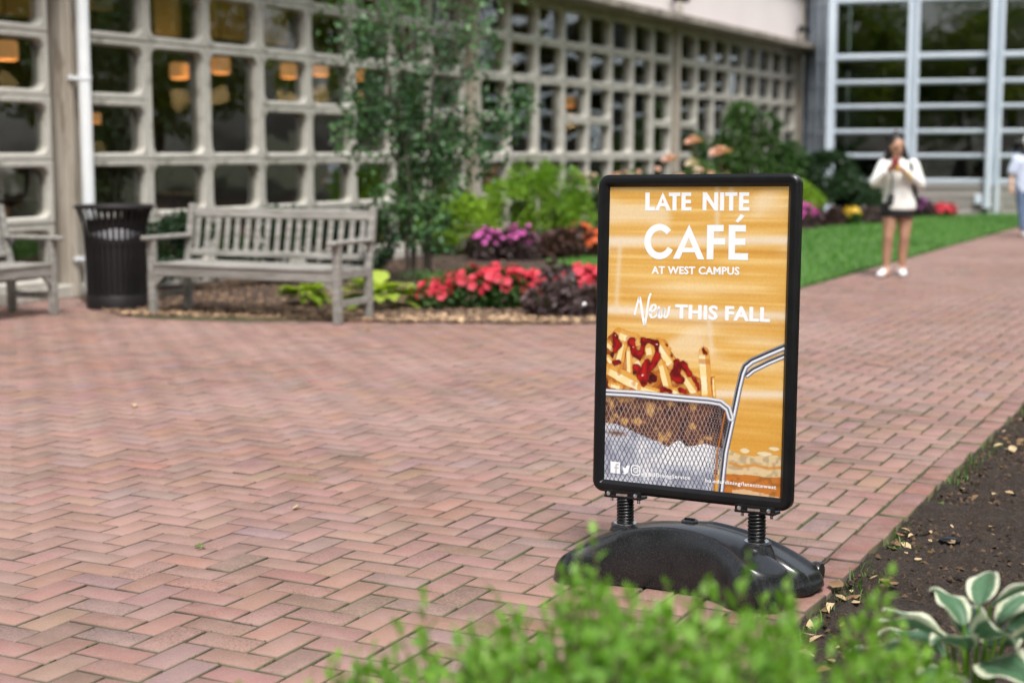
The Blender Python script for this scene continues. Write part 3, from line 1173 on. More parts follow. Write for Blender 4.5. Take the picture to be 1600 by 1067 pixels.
SEAMV= [((0.0431, 0.8191), (0.033, 0.5808)), ((0.394, 1.0), (0.3981, 0.8246)), ((0.3742, 0.5792), (0.3895, 0.4619)), ((0.4436, 0.9918), (0.4438, 0.9845))]
LET= {'L': [(0.134, 0.9804), (0.1502, 0.9804), (0.1506, 0.9322), (0.1704, 0.9323), (0.1707, 0.92), (0.1347, 0.9198)], 'A': [(0.1986, 0.9812), (0.2305, 0.9204), (0.214, 0.9203), (0.2074, 0.9345), (0.1905, 0.9344), (0.1859, 0.9201), (0.1707, 0.92)], 'T': [(0.2209, 0.9804), (0.2626, 0.9804), (0.2629, 0.9683), (0.2496, 0.9683), (0.2504, 0.9205), (0.2353, 0.9204), (0.2346, 0.9683), (0.2208, 0.9682)], 'E': [(0.267, 0.9804), (0.3021, 0.9804), (0.3024, 0.9687), (0.2822, 0.9687), (0.2825, 0.9566), (0.3018, 0.9566), (0.3021, 0.9446), (0.2828, 0.9445), (0.2827, 0.9324), (0.3041, 0.9325), (0.3044, 0.9208), (0.2676, 0.9206)], 'N': [(0.3435, 0.9812), (0.3578, 0.9812), (0.3845, 0.9444), (0.3841, 0.9808), (0.3983, 0.9808), (0.3993, 0.921), (0.3868, 0.9209), (0.3579, 0.958), (0.3579, 0.9211), (0.344, 0.921)], 'I': [(0.4052, 0.9808), (0.4197, 0.9808), (0.4202, 0.9211), (0.4057, 0.921)], 'T2': [(0.4227, 0.9808), (0.4657, 0.9808), (0.4659, 0.9685), (0.4519, 0.9685), (0.4526, 0.9213), (0.4377, 0.9212), (0.4371, 0.9685), (0.423, 0.9685)], 'E2': [(0.472, 0.9808), (0.5066, 0.9808), (0.5068, 0.9686), (0.4866, 0.9685), (0.4869, 0.9571), (0.5063, 0.9571), (0.5065, 0.9449), (0.4868, 0.9448), (0.4866, 0.9329), (0.5085, 0.933), (0.5087, 0.9212), (0.4721, 0.921)], 'A2': [(0.2977, 0.8753), (0.3552, 0.7616), (0.331, 0.7611), (0.3196, 0.7841), (0.2759, 0.7832), (0.2659, 0.7613), (0.2407, 0.7607)], 'F': [(0.362, 0.8744), (0.4205, 0.875), (0.4209, 0.8535), (0.3871, 0.8531), (0.3872, 0.8316), (0.4266, 0.8321), (0.4271, 0.8107), (0.3868, 0.81), (0.3867, 0.7623), (0.363, 0.7618)], 'E3': [(0.4384, 0.8752), (0.4984, 0.8754), (0.4989, 0.8537), (0.4622, 0.8532), (0.4627, 0.8323), (0.4977, 0.8324), (0.4982, 0.8111), (0.4623, 0.8105), (0.4625, 0.784), (0.508, 0.7845), (0.5085, 0.7625), (0.4401, 0.7618)], 'AC': [(0.4791, 0.9112), (0.4927, 0.9041), (0.4721, 0.8834), (0.4602, 0.8849)]}
AHOLES= [[(0.1988, 0.9597), (0.2036, 0.9458), (0.1946, 0.9458)], [(0.297, 0.8318), (0.3127, 0.7992), (0.2825, 0.7994)]]
CLET= [(0.2323, 0.8559), (0.224, 0.8642), (0.2142, 0.8706), (0.2034, 0.8748), (0.1921, 0.8766), (0.1806, 0.8759), (0.1696, 0.8728), (0.1594, 0.8674), (0.1504, 0.8599), (0.1431, 0.8506), (0.1378, 0.84), (0.1346, 0.8283), (0.1338, 0.8162), (0.1354, 0.8042), (0.1392, 0.7927), (0.1451, 0.7823), (0.1529, 0.7733), (0.1623, 0.7661), (0.1728, 0.7611), (0.184, 0.7585), (0.1955, 0.7583), (0.2067, 0.7605), (0.2172, 0.765), (0.2266, 0.7717), (0.2345, 0.7803), (0.2405, 0.7904), (0.2208, 0.8007), (0.2172, 0.7944), (0.2126, 0.7892), (0.2071, 0.785), (0.2009, 0.7822), (0.1943, 0.7809), (0.1876, 0.7811), (0.181, 0.7827), (0.1748, 0.7858), (0.1694, 0.7902), (0.1648, 0.7958), (0.1613, 0.8022), (0.159, 0.8093), (0.1581, 0.8167), (0.1586, 0.8241), (0.1604, 0.8313), (0.1636, 0.8378), (0.1678, 0.8435), (0.173, 0.8482), (0.179, 0.8515), (0.1855, 0.8534), (0.1922, 0.8538), (0.1989, 0.8527), (0.2052, 0.8502), (0.211, 0.8463), (0.2159, 0.8411)]
WESTC = ((0.1641, 0.7103), (0.4793, 0.715), (0.1634, 0.7355))
FALL = ((0.2555, 0.5656), (0.5884, 0.5676), (0.2543, 0.6116), (0.5859, 0.6128))
NEWLET= [[(0.1034, 0.5685), (0.1087, 0.5913), (0.1202, 0.6309)], [(0.1202, 0.6309), (0.1266, 0.607), (0.1353, 0.5622), (0.1428, 0.534)], [(0.1428, 0.534), (0.1484, 0.5702), (0.1554, 0.623), (0.1631, 0.6443)], [(0.159, 0.5782), (0.1794, 0.5902), (0.1807, 0.6052), (0.1692, 0.6025), (0.1614, 0.5842), (0.1677, 0.5635), (0.1865, 0.5718), (0.1958, 0.5945)], [(0.194, 0.6019), (0.1931, 0.572), (0.2007, 0.5634), (0.2093, 0.5801), (0.2138, 0.5989)], [(0.2138, 0.5989), (0.2128, 0.5728), (0.2212, 0.5657), (0.229, 0.5809), (0.2318, 0.5996), (0.2367, 0.5998)]]
URL = ((0.3784, 0.0276), (0.6267, 0.0281), (0.3781, 0.0413))
HANDLE = ((0.1464, 0.0258), (0.3224, 0.0302))
FB = ((0.024, 0.0246), (0.0608, 0.0645))
BIRD = ((0.0683, 0.0246), (0.0982, 0.0597))
IG = ((0.1028, 0.0217), (0.1387, 0.0633))

# ================================================================ THE SIGN
SIGN_YAW = -0.5495
sign = empty("cafe_sign", (.532, 4.491, 0), SIGN_YAW, "black framed cafe poster sign on two springs over a domed base", "sign")
PW, PH = .578, .900
LEAN, TILT = .0569, .0153
pr = Vector((1, 0, 0))
pn = Vector((0, -1, 0))
pu = Vector((0, 0, 1)) * math.cos(LEAN) - pn * math.sin(LEAN)
pr2 = pr * math.cos(TILT) + pu * math.sin(TILT)
pu2 = -pr * math.sin(TILT) + pu * math.cos(TILT)
pb = pu2.cross(pr2)                      # points away from the viewer
PC = Vector((.541 - .532, 4.524 - 4.491, 0))
PC = Matrix.Rotation(-SIGN_YAW, 3, 'Z') @ PC + Vector((0, 0, .749))
PM = Matrix.Translation(PC) @ Matrix((pr2, pb, pu2)).transposed().to_4x4()

# ---- printed picture, kept as a fine grid of points that carry the ink colour
ASP = PW / PH


def seg_d(X, Y, a, b):
    ax, ay = a
    bx, by = b
    dx, dy = bx - ax, by - ay
    L = dx * dx + dy * dy + 1e-12
    t = np.clip(((X - ax) * dx + (Y - ay) * dy) / L, 0, 1)
    px_, py_ = ax + t * dx, ay + t * dy
    side = ((X - ax) * dy - (Y - ay) * dx) / math.sqrt(L)
    return np.hypot(X - px_, Y - py_), side, t


def poly_mask(X, Y, poly):
    c = np.zeros(X.shape, bool)
    j = len(poly) - 1
    for i in range(len(poly)):
        (xi, yi), (xj, yj) = poly[i], poly[j]
        with np.errstate(divide='ignore', invalid='ignore'):
            c ^= ((yi > Y) != (yj > Y)) & (X < (xj - xi) * (Y - yi) / (yj - yi + 1e-12) + xi)
        j = i
    return c


def sm(x, a, b):
    t = np.clip((x - a) / (b - a), 0, 1)
    return t * t * (3 - 2 * t)


def vn(X, Y, fx, fy, seed):
    """value noise 0..1"""
    r = np.random.default_rng(seed)
    gx, gy = int(fx * ASP) + 4, int(fy) + 4
    G = r.random((gy, gx))
    x, y = X * fx + .5, Y * fy + .5
    x = np.clip(x, 0, gx - 2.001)
    y = np.clip(y, 0, gy - 2.001)
    i, j = x.astype(int), y.astype(int)
    u, v = x - i, y - j
    u, v = u * u * (3 - 2 * u), v * v * (3 - 2 * v)
    return (G[j, i] * (1 - u) + G[j, i + 1] * u) * (1 - v) + (G[j + 1, i] * (1 - u) + G[j + 1, i + 1] * u) * v


def mixn(a, b, f):
    return a * (1 - f[..., None]) + np.asarray(b) * f[..., None]


def poster_colours(nx, ny):
    X, Y = np.meshgrid(np.linspace(0, ASP, nx), np.linspace(0, 1, ny))
    C = np.empty(X.shape + (3,))
    C[:] = (226, 174, 88)
    # blurred board grain: long horizontal streaks
    s1 = vn(X, Y, 5, 70, 1) * .5 + vn(X, Y, 3, 150, 2) * .3 + vn(X, Y, 8, 30, 3) * .2
    C = mixn(C, (238, 198, 124), sm(s1, .42, .8))
    C = mixn(C, (214, 156, 66), sm(1 - s1, .5, .85) * .6)
    hl = vn(X, Y, 5, 17, 4) * sm(vn(X, Y, 4, 4, 5), .35, .75)
    C = mixn(C, (243, 222, 190), sm(hl, .38, .8) * (.75 * sm(Y, .36, .5)))
    C = mixn(C, (247, 230, 205), .55 * np.exp(-((X - .30) / .22) ** 2) * (np.exp(-((Y - .555) / .018) ** 2) + .8 * np.exp(-((Y - .665) / .02) ** 2) + .6 * np.exp(-((Y - .52) / .01) ** 2)))
    C = mixn(C, (247, 230, 205), .5 * np.exp(-((X - .56) / .12) ** 2) * (np.exp(-((Y - .50) / .016) ** 2) + np.exp(-((Y - .93) / .03) ** 2) + .7 * np.exp(-((Y - .42) / .012) ** 2)))
    C = mixn(C, (206, 142, 44), sm(Y, .32, .20) * .45)
    for a, b in SEAMH:
        d_, _, _ = seg_d(X, Y, a, b)
        C = mixn(C, (240, 226, 212), .8 * np.exp(-(d_ / .016) ** 2))
        C = mixn(C, (190, 120, 40), .35 * np.exp(-(((Y - a[1]) + .03) / .008) ** 2) * (X > a[0]))
    for a, b in SEAMV:
        d_, _, _ = seg_d(X, Y, a, b)
        C = mixn(C, (236, 215, 188), .6 * np.exp(-(d_ / .010) ** 2))
    # heap of chips
    heap = poly_mask(X, Y, HEAP)
    C[heap] = (150, 76, 34)
    nz = vn(X, Y, 60, 60, 6)
    C = np.where(heap[..., None], mixn(mixn(C, (196, 120, 48), sm(nz, .45, .8)), (58, 18, 14), sm(1 - nz, .55, .85)), C)
    grain = vn(X, Y, 120, 120, 7) * .6 + vn(X, Y, 45, 45, 8) * .4
    ink = np.array((1., 1, 1))

    def chips(items, dim=1.0):
        nonlocal C
        for q, (a, b, r) in enumerate(items):
            d_, side, t = seg_d(X, Y, a, b)
            rr = r * 1.16 * (1 + .07 * np.sin(t * 7 + q * 2) + .10 * (grain - .5))
            m_ = sm(d_, rr, rr - .003)
            k = np.clip(d_ / rr, 0, 1)
            sd = np.clip(side / rr, -1, 1) * (-1 if b[1] < a[1] else 1)
            fl = vn(X + .13 * q, Y, 34, 34, 70 + q)
            base = np.empty_like(C)
            base[:] = (247, 222, 160)
            base = mixn(base, (255, 243, 214), sm(fl, .4, .75) * .9)
            base = mixn(base, (222, 156, 62), sm(sd, .12, .34) * .85)             # the side turned away
            base = mixn(base, (196, 116, 34), sm(np.abs(sd - .22), .10, .0) * .45)  # browned corner
            base = mixn(base, (190, 112, 36), sm(fl, .62, .85) * .6)
            base = mixn(base, (150, 84, 26), sm(k, .84, 1.0) * .7)
            base = mixn(base, (214, 140, 50), np.maximum(sm(t, .10, .0), sm(t, .92, 1.0)) * .6)
            C = mixn(C, base * dim, m_)
    F_ = FRIES
    rq = np.random.default_rng(90)
    back = []
    for q in range(26):
        x0 = rq.uniform(.0, .40)
        y1 = np.interp(x0, (0, .06, .13, .23, .33, .40), (.47, .50, .485, .45, .37, .36))
        y0 = rq.uniform(.31, y1)
        an = rq.uniform(-1.2, 1.2)
        L_ = rq.uniform(.05, .10)
        back.append(((x0, y0 + .02), (x0 + math.sin(an) * L_, y0 + .02 - math.cos(an) * L_), .0135))
    back = [(a, b, r) for a, b, r in back if a[1] > .30]
    keepC = C.copy()
    chips(back, np.array((.80, .62, .42)))
    C = np.where(heap[..., None], C, keepC)
    chips([F_[15], F_[2], F_[14], F_[1], F_[0], F_[4], F_[5], F_[6], F_[8]])
    chips([F_[3], F_[12], F_[7], F_[13], F_[9], F_[16], F_[10], F_[11]])

    def sauce(items, col, hi, kk=.010):
        """one poured sheet: the strokes melt into each other"""
        nonlocal C
        f = np.full(X.shape, 9.)
        wob = (vn(X, Y, 46, 46, 31) - .5) * .010 + (vn(X, Y, 110, 110, 32) - .5) * .005
        for q, (a, b, r) in enumerate(items):
            d_, side, t = seg_d(X, Y, a, b)
            d_ = d_ - r * (.86 + .22 * math.sin(q * 2.3)) + wob
            h_ = np.clip(.5 + .5 * (f - d_) / kk, 0, 1)
            f = f * (1 - h_) + d_ * h_ - kk * h_ * (1 - h_)
        m_ = sm(f, .0015, -.0015)
        deep = np.clip(-f / .012, 0, 1)
        base = np.empty_like(C)
        base[:] = col
        tx = vn(X, Y, 60, 60, 33)
        base = mixn(base, (92, 8, 10), sm(tx, .45, .8) * .8)
        base = mixn(base, (196, 34, 30), sm(1 - tx, .5, .85) * .7)
        base = mixn(base, (84, 6, 8), sm(1 - deep, .55, 1.0) * .7)
        if hi:
            gx = vn(X, Y, 75, 75, 34)
            base = mixn(base, (252, 222, 216), sm(gx, .80, .90) * sm(deep, .35, .8) * .9)
        C = mixn(C, (120, 60, 20), sm(f, .006, .0) * .35)
        C = mixn(C, base, m_)
    sauce(DARK, (52, 12, 12), False)
    sauce(KETCH, (150, 16, 18), True)
    # frame the basket
    bk = poly_mask(X, Y, BASKET)
    pp = poly_mask(X, Y, PAPER) & bk
    inner = np.empty_like(C)
    n1 = vn(X, Y, 26, 26, 9) * .6 + vn(X, Y, 60, 60, 10) * .4
    inner[:] = (92, 52, 40)
    inner = mixn(inner, (204, 156, 84), sm(n1, .54, .70))
    inner = mixn(inner, (40, 22, 30), sm(1 - n1, .55, .75))
    pc = np.empty_like(C)
    pc[:] = (206, 210, 222)
    n2 = vn(X, Y, 9, 14, 12) * .7 + vn(X, Y, 40, 40, 13) * .3
    pc = mixn(pc, (240, 240, 244), sm(n2, .45, .7))
    pc = mixn(pc, (140, 146, 166), sm(1 - n2, .55, .8) * .8)
    pc = mixn(pc, (120, 76, 56), np.exp(-(((X - .045) / .035) ** 2 + ((Y - .163) / .008) ** 2)))
    inner = np.where(pp[..., None], pc, inner)
    # woven wire: two families of slanted wires, finer where the side turns away
    xw = X + .05 * sm(X, .34, .47) * (X - .34) / .1
    p_ = .0165
    u1 = (xw * 1.0 + Y * .62 + .004 * np.sin(Y * 40)) / p_
    u2 = (xw * 1.0 - Y * .46 + .004 * np.sin(X * 40)) / (p_ * .98)
    w1 = np.abs((u1 % 1) - .5)
    w2 = np.abs((u2 % 1) - .5)
    wire = np.maximum(sm(w1, .13, .05), sm(w2, .13, .05))
    edge = np.maximum(sm(np.abs(((u1 + .12) % 1) - .5), .09, .03), sm(np.abs(((u2 + .12) % 1) - .5), .09, .03))
    wd = mixn(inner, (38, 34, 48), wire * .95)
    wl = mixn(mixn(inner, (64, 40, 40), wire * .8), (214, 190, 176), edge * .85)
    inner = np.where(pp[..., None], mixn(wd, (240, 240, 246), edge * .25), wl)
    turn = sm(X, .385, .455)
    inner = mixn(inner, (36, 32, 38), turn * .62)
    inner = mixn(inner, (168, 168, 178), turn * .5 * sm(np.abs(((X - .3 + Y * .16) / .03) % 1 - .5), .22, .05))
    inner = mixn(inner, (50, 26, 18), sm(Y, .262, .292) * .45 * (X < .43))
    C = np.where(bk[..., None], inner, C)
    # spilt paper and the plate at the right
    for poly, col, al in ((BROWN, (192, 112, 44), .85), (SPILL, (222, 206, 176), .78), (BLOB, (230, 204, 172), .75)):
        m_ = poly_mask(X, Y, poly) & ~bk
        tex = vn(X, Y, 90, 90, 14) * .5 + vn(X, Y, 30, 60, 15) * .5
        cc = np.empty_like(C)
        cc[:] = col
        cc = mixn(cc, tuple(v * .80 for v in col), sm(tex, .5, .75))
        C = mixn(C, cc, m_ * al)
    d_ = np.min([seg_d(X, Y, a, b)[0] for a, b in zip(STREAK, STREAK[1:])], 0)
    C = mixn(C, (206, 132, 48), np.where(bk, 0, .85 * np.exp(-(d_ / .005) ** 2)))
    for (cx, cy), rx, ry in FOAM:
        e_ = ((X - cx) / rx) ** 2 + ((Y - cy) / ry) ** 2
        C = mixn(C, (236, 222, 192), sm(e_, 1.15, .7) * .85)
        C = mixn(C, (196, 150, 80), sm(np.abs(e_ - 1.0), .35, .0) * .5)

    def tube(path, r, bands):
        nonlocal C
        best = np.full(X.shape, 9.)
        sd = np.zeros(X.shape)
        for a, b in zip(path, path[1:]):
            d_, s_, _ = seg_d(X, Y, a, b)
            s_ = np.sign(s_) * d_
            m_ = d_ < best
            best = np.where(m_, d_, best)
            sd = np.where(m_, s_, sd)
        k = np.clip(sd / r, -1, 1)
        cs = np.array([c for _, c in bands], float)
        ks = [q for q, _ in bands]
        col = np.stack([np.interp(k, ks, cs[:, i]) for i in range(3)], -1)
        C = mixn(C, col, sm(best, r, r - .0025))
    chrome = [(-1, (30, 32, 44)), (-.7, (110, 118, 140)), (-.35, (236, 238, 246)), (-.05, (250, 250, 252)), (.15, (60, 62, 78)), (.45, (24, 26, 36)), (.7, (170, 174, 190)), (1, (40, 40, 52))]
    tube(HAND2, .0105, chrome)
    tube(HAND1, .0125, chrome)
    tube([(x - .030 + .012 * max(0, (.25 - y) * 2), y) for x, y in HAND1[-3:]], .004, [(-1, (60, 40, 30)), (0, (224, 130, 40)), (1, (90, 60, 40))])
    tube(RIM, .0135, [(-1, (30, 30, 40)), (-.8, (200, 204, 214)), (-.5, (252, 252, 252)), (-.2, (150, 154, 170)), (.0, (26, 26, 36)), (.2, (210, 212, 222)), (.5, (250, 250, 252)), (.8, (120, 122, 138)), (1, (36, 30, 36))])
    return np.clip(C + (vn(X, Y, 260, 260, 20)[..., None] - .5) * 8, 0, 255)


NX, NY = 270, 420
cols_ = poster_colours(NX, NY) / 255.0
cols_ = np.where(cols_ <= .04045, cols_ / 12.92, ((cols_ + .055) / 1.055) ** 2.4)
xx, zz = np.meshgrid(np.linspace(-PW / 2, PW / 2, NX), np.linspace(-PH / 2, PH / 2, NY))
pv = np.stack([xx.ravel(), np.zeros(xx.size), zz.ravel()], 1)
ii = np.arange(NX * NY).reshape(NY, NX)
pf = np.stack([ii[:-1, :-1], ii[:-1, 1:], ii[1:, 1:], ii[1:, :-1]], -1).reshape(-1, 4)
m_, nt_, b_ = nodes_of("printed_poster")
at_ = N_(nt_, "ShaderNodeAttribute", attribute_name="ink")
nt_.links.new(mixc(nt_, 1.0, at_.outputs["Color"], (.89, .89, .89), 'MULTIPLY'), b_.inputs["Base Color"])
b_.inputs["Roughness"].default_value = .38
b_.inputs["Specular IOR Level"].default_value = .35
M['poster'] = m_
poster = link("poster", mesh_np("poster", pv, pf, M['poster'], {"ink": np.concatenate([cols_.reshape(-1, 3), np.ones((NX * NY, 1))], 1)}), sign, xf=PM @ Matrix.Translation((0, -.004, 0)))
M['ink_white'] = mat_noise("white_ink", (.84, .85, .87), (.86, .87, .89), 30, .4, 0)
M['ink_grey'] = mat_noise("grey_ink", (.45, .47, .52), (.5, .52, .57), 30, .4, 0)


def P2(p):
    """poster print coordinates to the poster's own x, z"""
    return (p[0] - ASP / 2) * PH, (p[1] - .5) * PH


def print_polys(name, polys, mat=None, y=-.0005):
    bm = bmesh.new()
    for poly in polys:
        vs = [bm.verts.new((*((P2(p)[0], y, P2(p)[1])),)) for p in poly]
        try:
            bm.faces.new(vs)
        except Exception:
            pass
    bmesh.ops.recalc_face_normals(bm, faces=bm.faces)
    for f in bm.faces:
        if f.normal.y > 0:
            f.normal_flip()
    bmesh.ops.triangulate(bm, faces=bm.faces)
    me = bpy.data.meshes.new(name)
    bm.to_mesh(me)
    bm.free()
    me.materials.append(mat or M['ink_white'])
    return link(name, me, poster)


def A_split(o, h):
    """letter A: outline with a triangular counter, as polygons round the hole"""
    ap, br, br2, cr, cl, bl2, bl = o
    t, r, l = h
    return [[ap, br, br2, cr, r, t], [ap, t, l, cl, bl2, bl], [l, r, cr, cl]]


for k in LET:
    if k in ('A', 'A2'):
        print_polys("letter", A_split(LET[k], AHOLES[0 if k == 'A' else 1]))
    else:
        print_polys("letter", [LET[k]])
n_ = len(CLET) // 2
print_polys("letter", [[CLET[i], CLET[i + 1], CLET[-2 - i], CLET[-1 - i]] for i in range(n_ - 1)])


def text(name, s, p_left, p_right, p_top, offset=.0, space=1.0, mat=None, y=-.0005, bold=0.0):
    cu = bpy.data.curves.new(name, 'FONT')
    cu.body = s
    cu.size = 1.0
    cu.offset = offset
    cu.space_character = space
    cu.resolution_u = 3
    tmp = bpy.data.objects.new(name, cu)
    COL.objects.link(tmp)
    bpy.context.view_layer.update()
    me = bpy.data.meshes.new_from_object(tmp)
    bpy.data.objects.remove(tmp)
    bpy.data.curves.remove(cu)
    co = np.empty(len(me.vertices) * 3)
    me.vertices.foreach_get("co", co)
    co = co.reshape(-1, 3)
    x0, x1 = co[:, 0].min(), co[:, 0].max()
    (lx, lz), (rx, rz), (tx, tz) = P2(p_left), P2(p_right), P2(p_top)
    caph = .73 if not any(c in s for c in "bdlt") else .76
    kx = (rx - lx) / (x1 - x0)
    kz = (tz - lz) / caph
    out = np.empty_like(co)
    t = (co[:, 0] - x0) * kx
    out[:, 0] = lx + t
    out[:, 1] = y
    out[:, 2] = lz + co[:, 1] * kz + (rz - lz) * t / (rx - lx)
    me.vertices.foreach_set("co", out.ravel())
    if bold:
        # thicken the strokes: the same outlines again, shifted by a hair
        n_v = len(out)
        fc = [tuple(p.vertices) for p in me.polygons]
        av, af = [], []
        for q, (sx, sz) in enumerate(((0, 0), (-1, 0), (1, 0), (0, 1), (0, -1))):
            av.append(out + np.array((sx * bold * .5 * kx, -.00003 * q, sz * bold * .35 * kz)))
            af += [tuple(i + n_v * q for i in f) for f in fc]
        bpy.data.meshes.remove(me)
        me = bpy.data.meshes.new(name)
        me.from_pydata(np.concatenate(av).tolist(), [], af)
    me.materials.clear()
    me.materials.append(mat or M['ink_white'])
    me.update()
    me.name = name
    o = link(name, me, poster)
    if me.polygons and sum(p.normal.y for p in me.polygons) > 0:
        me.flip_normals()
    return tag(o, kind='stuff')


text("lettering", "AT WEST CAMPUS", WESTC[0], WESTC[1], WESTC[2], .018, 1.06, bold=.045)
text("lettering", "THIS FALL", FALL[0], FALL[1], FALL[2], .018, 1.06, bold=.055)
text("lettering", "bu.edu/dining/latenitewest", URL[0], URL[1], URL[2], .008, 1.10, bold=.026)
text("lettering", "@BUDiningService", HANDLE[0], HANDLE[1], (HANDLE[0][0], HANDLE[0][1] + .0135), .008, 1.10, bold=.026)


def brush(strokes, r0, name="script_word"):
    polys = []
    for st in strokes:
        P = [np.array(p) for p in st]
        fine = []
        for i in range(len(P) - 1):
            p0, p1, p2, p3 = P[max(i - 1, 0)], P[i], P[i + 1], P[min(i + 2, len(P) - 1)]
            for t in np.linspace(0, 1, 8, endpoint=False):
                fine.append(.5 * ((2 * p1) + (p2 - p0) * t + (2 * p0 - 5 * p1 + 4 * p2 - p3) * t * t + (3 * p1 - p0 - 3 * p2 + p3) * t ** 3))
        fine.append(P[-1])
        L, R = [], []
        for i, p in enumerate(fine):
            tg = fine[min(i + 1, len(fine) - 1)] - fine[max(i - 1, 0)]
            tg = tg / (np.linalg.norm(tg) + 1e-9)
            w = r0 * (.75 + .65 * abs(tg[1]) * (1 if tg[1] < 0 else .55)) * (1 if 0 < i < len(fine) - 1 else .5)
            nrm = np.array((-tg[1], tg[0]))
            L.append(p + nrm * w)
            R.append(p - nrm * w)
        polys += [[L[i], L[i + 1], R[i + 1], R[i]] for i in range(len(L) - 1)]
    return print_polys(name, polys, None, -.0006)


brush(NEWLET, .0036)
# the three social icons
(fx0, fz0), (fx1, fz1) = FB
w_ = fx1 - fx0
print_polys("social_icon", [[(fx0, fz0), (fx1, fz0), (fx1, fz1), (fx0, fz1)]], None, -.0004)
f_ = [(.52, 0), (.68, 0), (.68, .42), (.84, .42), (.86, .56), (.68, .56), (.68, .66), (.72, .73), (.86, .73), (.86, .87), (.66, .87), (.55, .80), (.52, .70), (.52, .56), (.42, .56), (.42, .42), (.52, .42)]
print_polys("letter", [[(fx0 + a * w_, fz0 + b * (fz1 - fz0)) for a, b in f_]], M['ink_grey'], -.0008)
(bx0, bz0), (bx1, bz1) = BIRD
bird = [(0, .12), (.18, .10), (.32, .18), (.10, .34), (.22, .36), (.02, .58), (.14, .58), (.02, .86), (.26, .66), (.50, .60), (.52, .78), (.66, .92), (.82, .90), (.98, .92), (.92, .76), (1, .72), (.90, .62), (.86, .36), (.70, .14), (.46, .02), (.20, .02)]
print_polys("social_icon", [[(bx0 + a * (bx1 - bx0), bz0 + b * (bz1 - bz0)) for a, b in bird]])
(ix0, iz0), (ix1, iz1) = IG
cx, cz, rr = (ix0 + ix1) / 2, (iz0 + iz1) / 2, (ix1 - ix0) / 2


def sq(r, k, n=24):
    return [(cx + r * np.sign(math.cos(a)) * abs(math.cos(a)) ** k, cz + r * np.sign(math.sin(a)) * abs(math.sin(a)) ** k) for a in np.linspace(0, 6.2832, n, endpoint=False)]


ring = []
for ro, ri, k in ((rr, rr * .80, .5), (rr * .52, rr * .34, 1.0)):
    o_, i_ = sq(ro, k), sq(ri, k)
    ring += [[o_[q], o_[(q + 1) % 24], i_[(q + 1) % 24], i_[q]] for q in range(24)]
ring.append([(cx + rr * (.52 + .10 * math.cos(a)), cz + rr * (.52 + .10 * math.sin(a))) for a in np.linspace(0, 6.28, 8, endpoint=False)])
print_polys("social_icon", ring)

# ---- snap frame
fw_ = .036
m = MB()
loops = []
ow, oh = PW / 2 + fw_, PH / 2 + fw_


def ring_pts(ix, iz, r, n=6):
    return rrect(2 * ix, 2 * iz, max(r, .0005), n)


prof = [(.0, .012), (.0, -.010), (.006, -.0165), (.013, -.0185), (.026, -.0165), (.034, -.0085), (.0365, -.005), (.0365, -.0035)]
lo = []
for inset, y in [(.006, .022)] + prof:
    lo.append([(x, y, z) for x, z in ring_pts(ow - inset, oh - inset, .034 - inset)])
L = len(lo[0])
vs = [p for l in lo for p in l]
fs = []
for q in range(len(lo) - 1):
    for k in range(L):
        k2 = (k + 1) % L
        fs.append((q * L + k, q * L + k2, (q + 1) * L + k2, (q + 1) * L + k))
fs.append(tuple(range(L))[::-1])
m.add(vs, fs)
frame = m.build("frame", M['black_frame'], sign, smooth=35, xf=PM)

# ---- moulded base
DOME = .158


def base_sdf(r, t):
    def lobe(cx, cy, hx, hy, rad, sh=0.0):
        qx, qy = abs(r - cx) - hx + rad, abs(t - sh * r - cy) - hy + rad
        return math.hypot(max(qx, 0), max(qy, 0)) + min(max(qx, qy), 0) - rad
    a = lobe(-.022, -.080, .374, .100, .095, .04)
    b = lobe(.0, .135, .362, .105, .07)
    c = lobe(0, .02, .27, .17, .1)
    k = .035
    d_ = a
    cut = (math.hypot((r + .045) / .275, (t - .04 * r + .245) / .160) - 1) * .17
    for e_ in (b, c):
        h_ = min(max(.5 + .5 * (e_ - d_) / k, 0), 1)
        d_ = e_ * (1 - h_) + d_ * h_ - k * h_ * (1 - h_)
    # the front is hollowed by an arch between the two end lobes
    k = .02
    h_ = min(max(.5 - .5 * (d_ + cut) / k, 0), 1)
    return d_ * (1 - h_) - cut * h_ + k * h_ * (1 - h_)


def base_h(r, t, sd):
    u = min(abs(r) / .40, 1)
    top_ = DOME * (1 - u ** 2.1) ** .75 + .035
    # the front lobe swells above, the back lobe is a lower wing with a raised rim
    back = min(max((t - .045) / .05, 0), 1)
    top_ -= back * (.012 + .022 * min(abs(r) / .3, 1))
    top_ += .010 * math.exp(-((t - .19) / .018) ** 2) * (abs(r) < .33)
    ridge = math.exp(-((t + .02) / .16) ** 2)
    top_ *= .80 + .20 * ridge
    # groove between the lobes at both ends
    g_ = math.exp(-((t - .028) / .03) ** 2) * min(max((abs(r) - .20) / .1, 0), 1)
    top_ *= 1 - .45 * g_
    d_ = min(max(-sd / .026, 0), 1)
    rim = math.sqrt(max(1 - (1 - d_) ** 2, 0))
    return max(.012 + (top_ - .012) * rim, .012)


